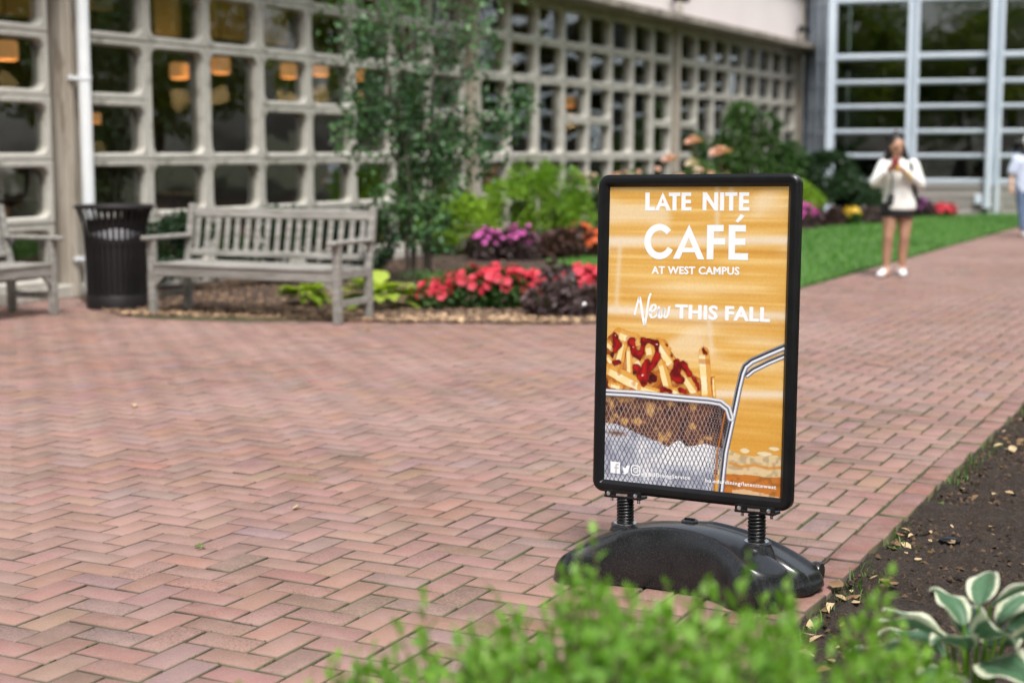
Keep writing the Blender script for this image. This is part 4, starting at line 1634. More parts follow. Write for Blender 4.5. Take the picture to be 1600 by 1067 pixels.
NA, NR = 260, 48
CT = .075
vs, fs = [], []
bound = []
for k in range(NA):
    a = 2 * math.pi * k / NA
    lo_, hi_ = 0, .6
    for _ in range(26):
        md = (lo_ + hi_) / 2
        if base_sdf(md * math.cos(a), CT + md * math.sin(a)) < 0:
            lo_ = md
        else:
            hi_ = md
    bound.append(lo_)
vs.append((0, CT, base_h(0, CT, base_sdf(0, CT))))
for j in range(1, NR + 1):
    f_ = 1 - (1 - j / NR) ** 1.25
    for k in range(NA):
        a = 2 * math.pi * k / NA
        r_, t_ = bound[k] * f_ * math.cos(a), CT + bound[k] * f_ * math.sin(a)
        vs.append((r_, t_, base_h(r_, t_, base_sdf(r_, t_) if j < NR else 0)))
for k in range(NA):
    vs.append((vs[1 + (NR - 1) * NA + k][0] * .97, vs[1 + (NR - 1) * NA + k][1] * .97, .004))
for k in range(NA):
    fs.append((0, 1 + k, 1 + (k + 1) % NA))
for j in range(NR):
    for k in range(NA):
        k2 = (k + 1) % NA
        fs.append((1 + j * NA + k, 1 + (j + 1) * NA + k, 1 + (j + 1) * NA + k2, 1 + j * NA + k2))
m = MB()
m.add(vs, fs)
base = m.build("base", M['black_plastic'], sign, smooth=50)
m = MB()
m.lathe([(.026, -.004), (.026, .004), (.022, .007), (.008, .008)], 20, (0, 0, 0))
m.box((0, 0, .010), (.034, .010, .006), bev=.002)
m.build("filler_cap", M['black_plastic'], base, smooth=40, loc=(-.012, .03, base_h(-.012, .03, -.2) + .001))
for sx in (-1, 1):
    m = MB()
    m.lathe([(.030, -.016), (.034, -.008), (.034, .008), (.030, .016)], 18, (0, 0, 0), Matrix.Rotation(math.pi / 2, 3, 'Y'))
    m.build("wheel", M['black_plastic'], base, smooth=40, loc=(sx * .318, .232, .034))
BOT = PC - pu2 * (PH / 2 + fw_)
for sx in (-1, 1):
    tp = BOT + pr2 * (.216 * sx)
    bz = base_h(.216 * sx, .0, -.2)
    bs = Vector((.216 * sx, tp.y * .5, bz - .01))
    m = MB()
    m.lathe([(.060, -.035), (.052, -.005), (.044, .012), (.043, .020), (.038, .024)], 24, (0, 0, 0))
    boss = m.build("boss", M['black_plastic'], base, smooth=40, loc=bs)
    m = MB()
    m.lathe([(.036, .0), (.036, .004), (.026, .005)], 24)
    m.build("washer", M['chrome'], boss, smooth=40, loc=(0, 0, .022))
    s0 = bs + Vector((0, 0, .024))
    s1 = tp - pu2 * .016
    ax = (s1 - s0)
    n1 = ax.normalized().orthogonal().normalized()
    n2 = ax.normalized().cross(n1)
    turns, rad = 8.0, .0225
    pts = [s0 + ax * (q / 160) + (n1 * math.cos(q / 160 * turns * 6.2832) + n2 * math.sin(q / 160 * turns * 6.2832)) * rad for q in range(161)]
    m = MB()
    m.tube(pts, .0048, 7)
    m.tube([s0, s1], .015, 12)
    m.build("spring", M['spring'], sign, smooth=60)
    m = MB()
    rm_ = Matrix((pr2, pb, pu2)).transposed()
    m.box(tp - pu2 * .011 + pb * .003, (.125, .052, .008), rm_, bev=.002)
    m.box(tp - pu2 * .003 + pb * -.016, (.125, .006, .022), rm_, bev=.001)
    br = m.build("bracket", M['black_frame'], sign)
    for bx in (-.046, .046):
        m = MB()
        m.lathe([(.0065, 0), (.0065, .006), (.0005, .008)], 10, tp + pr2 * bx - pu2 * .002 - pb * .019, rm_ @ Matrix.Rotation(-math.pi / 2, 3, 'X') @ Matrix.Rotation(math.pi, 3, 'X'))
        m.lathe([(.0, -.009), (.005, -.008), (.005, .002)], 8, tp + pr2 * bx - pu2 * .020)
        m.build("bolt", M['chrome'], br, smooth=40)
    m = MB()
    m.bar(tp - pr2 * .02 - pb * .021 - pu2 * .004, tp + pr2 * .018 - pb * .021 - pu2 * .003, .004, .007)
    m.build("clip", M['chrome'], br)

# ================================================================ BENCHES
BL = 1.746


def build_bench(loc, rz, label):
    t = empty("park_bench", loc, rz, label, "bench", "weathered wooden garden benches")
    W_ = M['teak']
    r = np.random.default_rng(61)
    leg = .06
    for x in (0, BL):
        m = MB()
        m.box((x, 0, .30), (leg, leg, .60), bev=.006)
        m.build("leg", W_, t)
        m = MB()
        m.bar((x, .45, 0), (x, .45, .40), leg, leg, (0, 1, 0), .006)
        m.bar((x, .449, .38), (x, .545, .87), leg - .004, .05, (0, 1, 0), .006)
        m.build("leg", W_, t)
        m = MB()
        m.box((x, .20, .615), (.075, .56, .034), bev=.010)
        m.box((x, -.07, .613), (.082, .07, .038), bev=.014)
        m.build("armrest", W_, t)
        m = MB()
        m.box((x, .225, .37), (.034, .39, .07), bev=.004)
        m.box((x, .225, .15), (.034, .39, .05), bev=.004)
        m.build("side_rail", W_, t)
    m = MB()
    m.box((BL / 2, -.005, .355), (BL - leg, .034, .085), bev=.005)
    for sx, x0 in ((1, leg / 2), (-1, BL - leg / 2)):
        m.prism([(x0, .315), (x0 + sx * .10, .315), (x0, .225)], -.016, .012)
    m.build("front_rail", W_, t)
    m = MB()
    m.box((BL / 2, .45, .355), (BL - leg, .03, .07), bev=.005)
    m.build("back_rail", W_, t)
    for k in range(5):
        m = MB()
        y = -.02 + k * .100 + .03
        m.box((BL / 2, y, .405 - .006 * math.sin(k / 4 * 3.1)), (BL + (.0 if 0 < k < 4 else -.07), .086, .022), bev=.005)
        m.build("seat_slat", W_, t)
    up = Vector((0, .0973, .50)).normalized()
    m = MB()
    m.bar((leg / 2, .532, .80), (BL - leg / 2, .532, .80), .034, .085, (0, .19, .98), .012)
    m.build("top_rail", W_, t)
    m = MB()
    m.bar((leg / 2, .468, .475), (BL - leg / 2, .468, .475), .03, .05, (0, .19, .98), .006)
    m.build("lower_rail", W_, t)
    for k in range(17):
        x = leg / 2 + (BL - leg) * (k + .5) / 17
        m = MB()
        w = .047
        m.bar((x, .4715, .495), (x + r.normal(0, .002), .525, .775), w, .014, (0, 1, -.2), .003)
        m.build("back_slat", W_, t)
    return t


build_bench((-2.893, 12.289, .002), math.atan2(-.758, 1.573), "grey weathered wooden bench with slatted back in front of the mulch bed")
b2 = Vector((-3.69, 12.26, 0)) - D * BL
build_bench((b2.x, b2.y, .002), math.atan2(D.y, D.x), "grey weathered wooden bench cut by the photo edge beside the black trash can")

# ================================================================ TRASH CAN
tc = empty("trash_can", (-3.315, 12.79, .002), .1, "black slatted steel trash can with flared rim beside the grey bench", "trash can")
m = MB()
m.lathe([(.235, .0), (.25, .015), (.252, .11), (.245, .12), (.238, .12), (.238, .02)], 40)
m.build("base_band", M['can'], tc, smooth=40)
m = MB()
m.lathe([(.238, .55), (.2462, .55), (.2462, .585), (.238, .585), (.238, .55)], 40, cap=False)
m.build("inner_band", M['can'], tc, smooth=40)
bar = MB()
prof = [(.243, .10), (.247, .40), (.252, .62), (.262, .70), (.282, .77), (.312, .835)]
for (r0, z0), (r1, z1) in zip(prof, prof[1:]):
    bar.bar((r0, 0, z0), (r1, 0, z1 + .004), .027, .007, (1, 0, 0))
bar_me = bar.mesh("slat", M['can'])
for k in range(34):
    link("slat", bar_me, tc, rot=(0, 0, k * 2 * math.pi / 34))
m = MB()
m.lathe([(.305, .832), (.330, .835), (.334, .850), (.318, .862), (.29, .855), (.285, .842)], 40)
m.build("rim", M['can'], tc, smooth=40)
m = MB()
m.lathe([(.19, .02), (.215, .3), (.222, .60), (.236, .74), (.230, .74), (.214, .60), (.20, .04)], 32)
m.build("liner", M['can'], tc, smooth=40)
m = MB()
rbag = np.random.default_rng(5)
prof = []
bm_v = []
seg = 40
for z, r0 in ((.60, .2255), (.61, .229), (.62, .232), (.628, .233), (.634, .232), (.636, .229), (.63, .2265)):
    for k in range(seg):
        a = 2 * math.pi * k / seg
        front = math.exp(-((((a - (-1.25)) + 3.1416) % 6.2832 - 3.1416) / .55) ** 2)
        zz = z + .05 * front * ((z - .60) / .03) - .02 * front
        rr = r0 + rbag.normal(0, .0025)
        bm_v.append((rr * math.cos(a), rr * math.sin(a), zz))
m.add(bm_v, [(j * seg + k, j * seg + (k + 1) % seg, (j + 1) * seg + (k + 1) % seg, (j + 1) * seg + k) for j in range(6) for k in range(seg)])
tag(m.build("bin_bag", M['bag'], None, smooth=60, loc=(-3.315, 12.79, .002)), "white plastic bag showing through the slats of the black trash can", "bag")

# ================================================================ LEAVES AND PLANTS
def leaf_tris(P, A, Nn, L, Wd, fold=.25, curl=.15):
    """P base, A unit axis, Nn unit normal, L length, Wd half width -> verts, tris (8 verts, 8 tris per leaf)"""
    n = len(P)
    S = np.cross(Nn, A)
    L = np.broadcast_to(np.asarray(L, float), (n,))[:, None]
    Wd = np.broadcast_to(np.asarray(Wd, float), (n,))[:, None]
    rows = []
    V = np.empty((n, 8, 3))
    V[:, 0] = P
    for q, (t, w) in enumerate(((.33, .95), (.68, .80))):
        mid = P + A * L * t - Nn * L * curl * t * t
        V[:, 1 + 3 * q] = mid + S * Wd * w + Nn * Wd * fold
        V[:, 2 + 3 * q] = mid
        V[:, 3 + 3 * q] = mid - S * Wd * w + Nn * Wd * fold
    V[:, 7] = P + A * L - Nn * L * curl
    t_ = np.array([(0, 1, 2), (0, 2, 3), (1, 4, 5), (1, 5, 2), (2, 5, 6), (2, 6, 3), (4, 7, 5), (5, 7, 6)])
    F = (t_[None] + 8 * np.arange(n)[:, None, None]).reshape(-1, 3)
    return V.reshape(-1, 3), F


def unit(v):
    return v / (np.linalg.norm(v, axis=-1, keepdims=True) + 1e-9)


def leaf_quads(P, A, Nn, L, Wd, fold=.3):
    n = len(P)
    S = np.cross(Nn, A)
    L = np.broadcast_to(np.asarray(L, float), (n,))[:, None]
    Wd = np.broadcast_to(np.asarray(Wd, float), (n,))[:, None]
    V = np.empty((n, 4, 3))
    V[:, 0] = P
    V[:, 1] = P + A * L * .45 + S * Wd + Nn * Wd * fold
    V[:, 2] = P + A * L
    V[:, 3] = P + A * L * .45 - S * Wd + Nn * Wd * fold
    F = (np.array([(0, 1, 2, 3)])[None] + 4 * np.arange(n)[:, None, None]).reshape(-1, 4)
    return V.reshape(-1, 3), F


def lobe_points(r, lobes, count, shell=.5, gap=.0, freq=4, seed=0):
    w = np.array([a * b * c for _, _, _, a, b, c in lobes])
    pick = r.choice(len(lobes), size=count, p=w / w.sum())
    Lb = np.array(lobes)[pick]
    d = unit(r.normal(size=(count, 3)))
    rad = r.random(count) ** (1 / 3) * (1 - shell) + shell * (1 - .25 * r.random(count) ** 2)
    P = Lb[:, :3] + d * rad[:, None] * Lb[:, 3:]
    keep = P[:, 2] > .01
    if gap:
        keep &= snoise(P, freq * 2.6, seed, 2) > (gap - 1)
    return P[keep], d[keep]


def crown(name, parent, r, lobes, count, size, mat, shell=.5, gap=0.0, freq=4, seed=0, up=.5, aspect=.28, clump=3.0):
    P, d = lobe_points(r, lobes, count, shell, gap, freq, seed)
    A = unit(d + r.normal(0, .8, P.shape) + np.array((0, 0, -.1)))
    Nn = unit(r.normal(0, .6, P.shape) + d * .5 + np.array((0, 0, up)))
    Nn = unit(Nn - A * (Nn * A).sum(1, keepdims=True))
    Ls = size * r.uniform(.6, 1.35, len(P))
    V, F = leaf_quads(P, A, Nn, Ls, Ls * aspect)
    tone = np.clip(.45 + .28 * snoise(P, clump, seed + 5, 2) + r.normal(0, .16, len(P)), 0, 1)
    return tag(link(name, mesh_np(name, V, F, mat, {"tone": np.repeat(tone, 4)}), parent), kind='stuff')


def stems(parent, r, n, spread, h, rad, mat, name="stem", bend=.25, base=.05):
    out = []
    for k in range(n):
        a = 2 * math.pi * (k + r.uniform(-.3, .3)) / n
        s = spread * r.uniform(.5, 1.05)
        pts, rr = [], []
        hh = h * r.uniform(.75, 1.05)
        for q in range(9):
            t = q / 8
            pts.append((math.cos(a) * (base + s * t ** 1.5) + r.normal(0, .012) * t, math.sin(a) * (base + s * t ** 1.5) + r.normal(0, .012) * t, hh * t))
            rr.append(rad * (1 - .75 * t))
        m = MB()
        m.tube(pts, rr, 7)
        for q in range(3, 9):
            for _ in range(2):
                b = Vector(pts[q])
                da = r.uniform(0, 6.28)
                L = h * r.uniform(.08, .16)
                e_ = b + Vector((math.cos(da) * L, math.sin(da) * L, L * r.uniform(.3, .9)))
                m.tube([b, (b + e_) / 2 + Vector((0, 0, .01)), e_], [rad * .3, rad * .2, rad * .08], 5)
        m.build(name, mat, parent, smooth=60)
        out.append(pts)
    return out


M['leaf_tree'] = mat_leaf("dusky_green_leaf", (.035, .095, .042), (.135, .26, .10), .45, .3)
M['leaf_bright'] = mat_leaf("bright_green_leaf", (.13, .27, .02), (.36, .52, .06), .5, .4)
M['leaf_mid'] = mat_leaf("mid_green_leaf", (.03, .085, .02), (.10, .19, .05), .5, .3)
M['leaf_dark'] = mat_leaf("dark_green_leaf", (.012, .035, .014), (.035, .075, .028), .5, .25)
M['leaf_chart'] = mat_leaf("chartreuse_leaf", (.22, .34, .03), (.45, .55, .09), .45, .35)
M['leaf_purple'] = mat_leaf("dark_purple_leaf", (.045, .026, .028), (.19, .135, .14), .45, .2)
M['leaf_burg'] = mat_leaf("burgundy_leaf", (.04, .02, .02), (.13, .07, .055), .5, .2)
M['leaf_yard'] = mat_leaf("yellow_green_leaf", (.10, .16, .018), (.38, .44, .07), .5, .4)
M['fg_leaf'] = mat_leaf("spring_green_leaf", (.042, .145, .013), (.235, .44, .058), .4, .42, hue=(.14, .30, .04))


def mat_petal(name, c, c2):
    return mat_leaf(name, c, c2, .5, .3)


M['red'] = mat_petal("coral_red_petal", (.46, .012, .03), (.80, .085, .13))
M['magenta'] = mat_petal("magenta_petal", (.42, .03, .26), (.76, .18, .55))
M['orange'] = mat_petal("orange_red_petal", (.65, .09, .03), (.80, .20, .06))
M['yellow_f'] = mat_petal("yellow_petal", (.70, .46, .04), (.80, .58, .10))
M['peach'] = mat_petal("peach_rose_petal", (.70, .38, .30), (.80, .55, .46))
M['pale'] = mat_petal("pale_rose_petal", (.72, .62, .52), (.80, .72, .62))
M['purple_f'] = mat_petal("purple_petal", (.24, .05, .26), (.36, .10, .36))


def blossom_mesh(mat, n=5, size=.03, cup=.3, rows=1, seed=0):
    r = np.random.default_rng(seed)
    V, F, T = [], [], []
    for rw in range(rows):
        s = size * (1 - .28 * rw)
        lift = .35 + .5 * rw if rows > 1 else cup
        for k in range(n):
            a = 2 * math.pi * (k + .5 * rw) / n + r.normal(0, .08)
            c, sn = math.cos(a), math.sin(a)
            b = len(V)
            w = s * .62

            def pt(u, v, z):
                return (c * u - sn * v, sn * u + c * v, z)
            V += [pt(0, 0, .0), pt(s * .55, w * .85, s * lift * .6), pt(s * .95, w * .45, s * lift * .7), pt(s * .95, -w * .45, s * lift * .7), pt(s * .55, -w * .85, s * lift * .6), pt(s * .55, 0, s * lift * .25)]
            F += [(b, b + 5, b + 1), (b + 1, b + 5, b + 2), (b + 2, b + 5, b + 3), (b + 3, b + 5, b + 4), (b + 4, b + 5, b)]
            T += [r.uniform(.2, .9)] * 6
    return mesh_np("blossom", V, F, mat, {"tone": T})


def plant(name, label, cat, loc, lobes, count, size, mat, seed, group=None, stem=(5, .2, .4, .012), flowers=None, **kw):
    r = np.random.default_rng(seed)
    t = empty(name, loc, 0, label, cat, group)
    if stem:
        stems(t, r, stem[0], stem[1], stem[2], stem[3], M['bark'])
    crown("foliage", t, r, lobes, count, size, mat, seed=seed, **kw)
    if flowers:
        for fm, cnt, sz, zones, cup, rows in flowers:
            mes = [blossom_mesh(fm, 5, sz * s_, cup, rows, seed + q) for q, s_ in enumerate((.85, 1.0, 1.2))]
            w = np.array([a * b for _, _, _, a, b, c in zones])
            for _ in range(cnt):
                z_ = zones[r.choice(len(zones), p=w / w.sum())]
                d = unit(r.normal(size=3) + np.array((0, -.35, .55)))
                if d[2] < -.1:
                    d[2] *= -1
                p = np.array(z_[:3]) + d * np.array(z_[3:]) * r.uniform(.78, 1.10)
                o = link("blossom", mes[r.integers(3)], t, loc=p)
                q_ = Vector(d + r.normal(0, .25, 3)).to_track_quat('Z', 'Y')
                o.rotation_euler = q_.to_euler()
    return t


# the open many-stemmed small tree by the bench
rt = np.random.default_rng(77)
tree = empty("multi_stem_tree", (-.94, 15.30, 0), 0, "airy small tree with many thin stems and dusky leaves behind the bench end", "tree")
tips = stems(tree, rt, 11, .74, 3.7, .0135, M['bark'], base=.11)
Pl = []
for pts in tips:
    for q in range(3, 9):
        p = np.array(pts[q])
        Pl.append(p + rt.normal(0, 1, (int(58 + 16 * rt.random()), 3)) * np.array((.24, .24, .20)))
extra = [(.45, -.1, 1.15, .40, .3, .28), (.72, 0, 1.55, .34, .3, .30), (-.50, 0, 1.75, .26, .3, .34), (-.42, -.1, 2.35, .30, .3, .30), (.55, 0, 2.25, .30, .3, .30), (.1, -.1, .95, .35, .3, .30), (.05, 0, 1.6, .4, .3, .5), (1.0, 0, 1.10, .22, .25, .20), (.95, 0, 1.75, .25, .3, .25), (-.68, 0, 1.45, .2, .3, .25)]
extra += [(0, -.1, .60, .40, .3, .28), (-.22, -.1, .8, .26, .25, .24), (.3, -.15, .50, .30, .25, .24)]
Pe, _ = lobe_points(rt, extra, 3600, .2)
Pl = np.concatenate(Pl + [Pe])
keep = (snoise(Pl, 4.5, 3, 2) > -.25) & (Pl[:, 2] > .22) & (np.abs(Pl[:, 0] - .15) < 1.15)
Pl = Pl[keep]
A = unit(rt.normal(0, 1, Pl.shape) + np.array((0, 0, -.2)))
Nn = unit(rt.normal(0, .6, Pl.shape) + np.array((0, -.2, .6)))
Nn = unit(Nn - A * (Nn * A).sum(1, keepdims=True))
Ls = .074 * rt.uniform(.6, 1.3, len(Pl))
V, F = leaf_quads(Pl, A, Nn, Ls, Ls * .30)
tone = np.clip(.45 + .3 * snoise(Pl, 3, 9, 2) + rt.normal(0, .18, len(Pl)), 0, 1)
tag(link("crown", mesh_np("crown", V, F, M['leaf_tree'], {"tone": np.repeat(tone, 4)}), tree), kind='stuff')

# shrubs and flowers of the bed, front to back
plant("flower_clump", "long low clump of coral red flowers at the brick edge", "flowers", (-.22, 12.72, .02),
      [(-.40, 0, .10, .22, .16, .13), (-.12, .02, .13, .26, .18, .17), (.18, 0, .13, .24, .18, .16), (.40, .05, .12, .16, .15, .14)], 2300, .055, M['leaf_mid'], 101, stem=None,
      flowers=[(M['red'], 150, .042, [(-.42, -.02, .10, .20, .15, .13), (-.14, -.02, .14, .24, .17, .19), (.14, -.02, .15, .24, .17, .20), (.40, .0, .14, .14, .14, .16)], .2, 1)], shell=.4, up=.7, aspect=.4)
plant("flower_clump", "coral red flower mound standing tight beside the sign's left edge", "flowers", (.58, 12.75, .0),
      [(-.02, 0, .12, .22, .18, .17), (.16, 0, .12, .2, .18, .17)], 1500, .055, M['leaf_mid'], 102, stem=None,
      flowers=[(M['red'], 95, .044, [(-.02, -.02, .16, .22, .17, .20), (.16, 0, .16, .2, .17, .19)], .2, 1), (M['yellow_f'], 5, .03, [(-.05, -.1, .08, .1, .1, .08)], .2, 1)], shell=.4, up=.7, aspect=.4)
plant("coleus", "dark purple leafy plant between the two coral red clumps", "plant", (.40, 12.12, .02),
      [(-.10, 0, .12, .20, .18, .14), (.14, -.02, .10, .20, .18, .12), (-.06, .1, .26, .14, .12, .14), (.26, 0, .09, .14, .14, .10)], 1500, .065, M['leaf_purple'], 103, stem=(7, .16, .3, .006),
      shell=.35, gap=.55, freq=9, aspect=.36)
for k, (lab, loc, sc_) in enumerate((("chartreuse hosta seen beneath the bench seat", (-1.75, 12.95, .02), 1.0), ("chartreuse hosta beside the bench's right back leg", (-1.10, 12.80, .02), 1.40))):
    t = empty("chartreuse_hosta", loc, .8 * k, lab, "plant", "chartreuse hostas by the bench")
    r = np.random.default_rng(120 + k)
    for q in range(44):
        a = r.uniform(0, 6.28)
        e_ = r.uniform(.05, .85)
        ax = np.array([[math.cos(a) * math.cos(e_), math.sin(a) * math.cos(e_), math.sin(e_)]])
        nn = unit(np.array([[-math.cos(a) * math.sin(e_), -math.sin(a) * math.sin(e_), math.cos(e_)]]))
        P = ax * r.uniform(.04, .12) * sc_ + np.array([[0, 0, .05]])
        L = r.uniform(.13, .20) * sc_
        V, F = leaf_tris(P, ax, nn, L, L * .36, .2, .45)
        link("leaf", mesh_np("leaf", V, F, M['leaf_chart'], {"tone": np.full(8, r.random())}), t)


def strappy(name, label, loc, n, L, mat, seed, spread=1.0, cat="plant"):
    r = np.random.default_rng(seed)
    t = empty(name, loc, 0, label, cat)
    V, F, T = [], [], []
    for q in range(n):
        a = r.uniform(0, 6.28)
        ln = L * r.uniform(.6, 1.1)
        w = .010 * r.uniform(.7, 1.3)
        b = len(V)
        tn = r.random()
        for k in range(6):
            s_ = k / 5
            rad = ln * spread * (.55 * s_ + .25 * s_ * s_)
            z = ln * (1.0 * s_ - .62 * s_ * s_ * spread)
            c = Vector((math.cos(a) * rad, math.sin(a) * rad, max(z, .01)))
            sd = Vector((-math.sin(a), math.cos(a), 0)) * w * (1 - s_ * .85)
            V += [tuple(c + sd), tuple(c - sd)]
            T += [tn, tn]
        F += [(b + 2 * k, b + 2 * k + 1, b + 2 * k + 3, b + 2 * k + 2) for k in range(5)]
    tag(link("foliage", mesh_np(name, V, F, mat, {"tone": T}), t), kind='stuff')
    return t


strappy("daylily", "arching strappy green leaves at the foot of the many-stemmed tree", (-.72, 14.0, .02), 150, .50, M['leaf_mid'], 131, 1.1)
strappy("ornamental_grass", "fine grassy tuft behind the long coral red clump", (-.28, 14.2, .02), 260, .44, M['leaf_mid'], 132, .9)
strappy("ornamental_grass", "grassy tuft growing behind the dark purple plant", (.14, 14.6, .02), 200, .36, M['leaf_mid'], 133, .9)
plant("flower_clump", "magenta flowers over dark leaves below the bright green shrubs", "flowers", (-.10, 18.4, .02),
      [(-.2, 0, .14, .28, .2, .20), (.18, 0, .16, .26, .2, .22)], 1800, .06, M['leaf_purple'], 104, stem=None,
      flowers=[(M['magenta'], 62, .034, [(-.2, -.02, .17, .26, .2, .22), (.18, -.02, .18, .26, .2, .24)], .2, 1)], shell=.4, aspect=.35)
plant("coleus", "burgundy leafy clump between magenta and orange flowers", "plant", (.55, 18.5, .02), [(0, 0, .14, .24, .2, .20), (.12, 0, .2, .18, .2, .14)], 1500, .07, M['leaf_burg'], 105, stem=None, shell=.4, aspect=.36)
plant("flower_clump", "orange red flowers just left of the sign above the grass strip", "flowers", (.95, 18.9, .02),
      [(-.12, 0, .16, .22, .2, .22), (.18, 0, .14, .28, .2, .20)], 1600, .06, M['leaf_burg'], 106, stem=None,
      flowers=[(M['orange'], 52, .044, [(-.14, -.02, .18, .22, .2, .24), (.18, -.02, .14, .26, .2, .20)], .2, 1), (M['magenta'], 5, .045, [(.28, -.1, .30, .08, .1, .06)], .2, 1)], shell=.4, aspect=.35)
plant("green_shrub", "tall bright green shrub behind the magenta flowers", "shrub", (.30, 19.6, 0),
      [(-.34, 0, .46, .38, .36, .38), (.12, 0, .60, .48, .36, .48), (.46, 0, .44, .34, .3, .38), (-.05, 0, .98, .32, .25, .26), (.32, -.1, .86, .34, .25, .26), (-.42, -.1, .72, .28, .25, .24)], 15000, .058, M['leaf_bright'], 107, stem=(7, .35, .8, .012), shell=.5, gap=.75, freq=6, aspect=.24)
plant("green_shrub", "lower bright green shrub beside the many-stemmed tree", "shrub", (-.72, 19.4, 0),
      [(-.25, 0, .38, .38, .3, .36), (.16, 0, .36, .40, .3, .38), (-.05, 0, .60, .36, .28, .24)], 11000, .058, M['leaf_bright'], 108, stem=(6, .3, .5, .010), shell=.5, gap=.7, freq=6, aspect=.24)
for k, (lab, loc, h_) in enumerate((("dark green shrub under the windows behind the left bench arm", (-3.05, 14.35, 0), .78), ("dark green shrub seen through the left half of the bench back", (-2.35, 14.9, 0), .80), ("dark green shrub seen through the right half of the bench back", (-1.65, 15.2, 0), .78))):
    plant("dark_shrub", lab, "shrub", loc, [(-.2, 0, h_ * .5, .3, .3, h_ * .36), (.2, 0, h_ * .55, .3, .3, h_ * .42), (0, 0, h_ * .75, .25, .25, h_ * .2)], 3800, .06, M['leaf_dark'], 140 + k, "dark shrubs under the windows", stem=(5, .2, .5, .010), shell=.45, gap=.85)
rose_fl = lambda z: [(M['peach'], 9, .055, [(-.2, -.1, z, .35, .3, .30), (.25, -.1, z, .35, .3, .30)], .5, 3), (M['pale'], 6, .05, [(0, -.1, z * .9, .5, .3, .35)], .5, 3)]
for k, (lab, loc, h_) in enumerate((("rose bush with pale blooms left of the sign's top corner", (1.10, 21.2, 0), .95), ("rose bush with pale blooms close behind the sign's top left", (1.85, 22.6, 0), 1.0), ("rose bush with tall peach blooms above the middle of the sign", (2.85, 23.4, 0), 1.15))):
    plant("rose_bush", lab, "shrub", loc, [(-.3, 0, h_ * .45, .4, .35, h_ * .40), (.28, 0, h_ * .45, .4, .35, h_ * .42), (0, 0, h_ * .75, .3, .3, h_ * .28)], 4200, .062, M['leaf_mid'], 150 + k, "rose bushes along the facade", stem=(6, .35, h_ * .9, .010), flowers=rose_fl(h_ * .75), shell=.45, gap=.7, aspect=.3)
tr_ = empty("tall_rose", (2.95, 22.6, 0), 0, "two tall rose stems with large peach blooms rising above the sign", "flowers")
for (x, z, mm, s_) in ((-.28, 1.44, M['peach'], .085), (.12, 1.28, M['peach'], .11), (-.62, 1.18, M['peach'], .08), (-.3, 1.12, M['pale'], .07)):
    m = MB()
    m.tube([(x * .6, 0, 0), (x * .9, .02, z * .6), (x, 0, z - .02)], [.012, .010, .008], 6)
    m.build("stem", M['twig'], tr_)
    for q in range(3):
        link("blossom", blossom_mesh(mm, 6, s_, .5, 3, q), tr_, loc=(x + (q - 1) * s_ * .7, (q % 2) * .04, z + (q % 2) * .05), rot=(.5 - .3 * q, .3 * (q - 1), q))
plant("tall_shrub", "tall loose mid green shrub in front of the far concrete bay", "shrub", (4.35, 28.2, 0),
      [(-.85, 0, .6, .4, .4, .6), (-.5, 0, .85, .5, .45, .75), (.1, 0, 1.0, .55, .45, .85), (.55, 0, .75, .45, .45, .65), (-.25, 0, 1.65, .35, .3, .35), (.25, 0, 1.7, .3, .3, .30), (.75, 0, 1.15, .3, .3, .35), (-.75, 0, 1.3, .35, .3, .45), (-.15, 0, 1.95, .30, .3, .25)], 30000, .085, M['leaf_mid'], 109, stem=(8, .6, 1.7, .02), shell=.45, gap=.8, freq=3.5, aspect=.25)
plant("dark_bush", "broad dark green bush at the end of the lawn behind the woman", "shrub", (5.70, 28.6, 0),
      [(-.55, 0, .60, .6, .5, .60), (.15, 0, .66, .65, .5, .66), (.62, 0, .45, .45, .5, .45), (-.2, 0, 1.0, .4, .4, .25), (.3, 0, 1.05, .35, .35, .22), (.9, 0, .35, .35, .4, .38), (0, 0, .3, .9, .45, .32)], 32000, .085, M['leaf_dark'], 110, stem=(6, .5, 1.0, .02), shell=.5, gap=.85, freq=4, aspect=.24)
plant("low_shrub", "yellow green shrub tucked against the sign's right edge", "shrub", (5.02, 27.0, 0),
      [(0, 0, .52, .34, .3, .30), (.2, 0, .42, .26, .3, .26), (-.2, 0, .62, .24, .3, .22)], 3600, .075, M['leaf_bright'], 111, stem=(5, .25, .6, .012), shell=.45, gap=.8)
plant("flower_clump", "magenta flowers low beside the sign's right edge", "flowers", (5.06, 26.3, 0), [(0, 0, .18, .26, .2, .2), (-.2, 0, .26, .2, .2, .2)], 900, .07, M['leaf_purple'], 112, stem=None,
      flowers=[(M['magenta'], 36, .06, [(0, -.02, .20, .26, .2, .22), (-.2, -.02, .3, .2, .2, .18)], .2, 1)], shell=.4)
plant("coleus", "small dull purple clump left of the yellow flowers", "plant", (5.62, 26.9, 0), [(0, 0, .14, .22, .2, .18)], 800, .07, M['leaf_burg'], 113, stem=None, shell=.4)
plant("flower_clump", "small clump of yellow flowers before the dark bush", "flowers", (5.98, 27.0, 0), [(0, 0, .16, .16, .16, .14)], 500, .07, M['leaf_mid'], 114, stem=None,
      flowers=[(M['yellow_f'], 34, .052, [(0, -.02, .20, .15, .14, .15)], .2, 1)], shell=.4)
plant("coleus", "dark burgundy clump at the foot of the dark bush beside yellow flowers", "plant", (6.40, 27.5, 0), [(0, 0, .14, .24, .2, .18), (.3, 0, .13, .2, .2, .16)], 1000, .07, M['leaf_purple'], 115, stem=None, shell=.4)
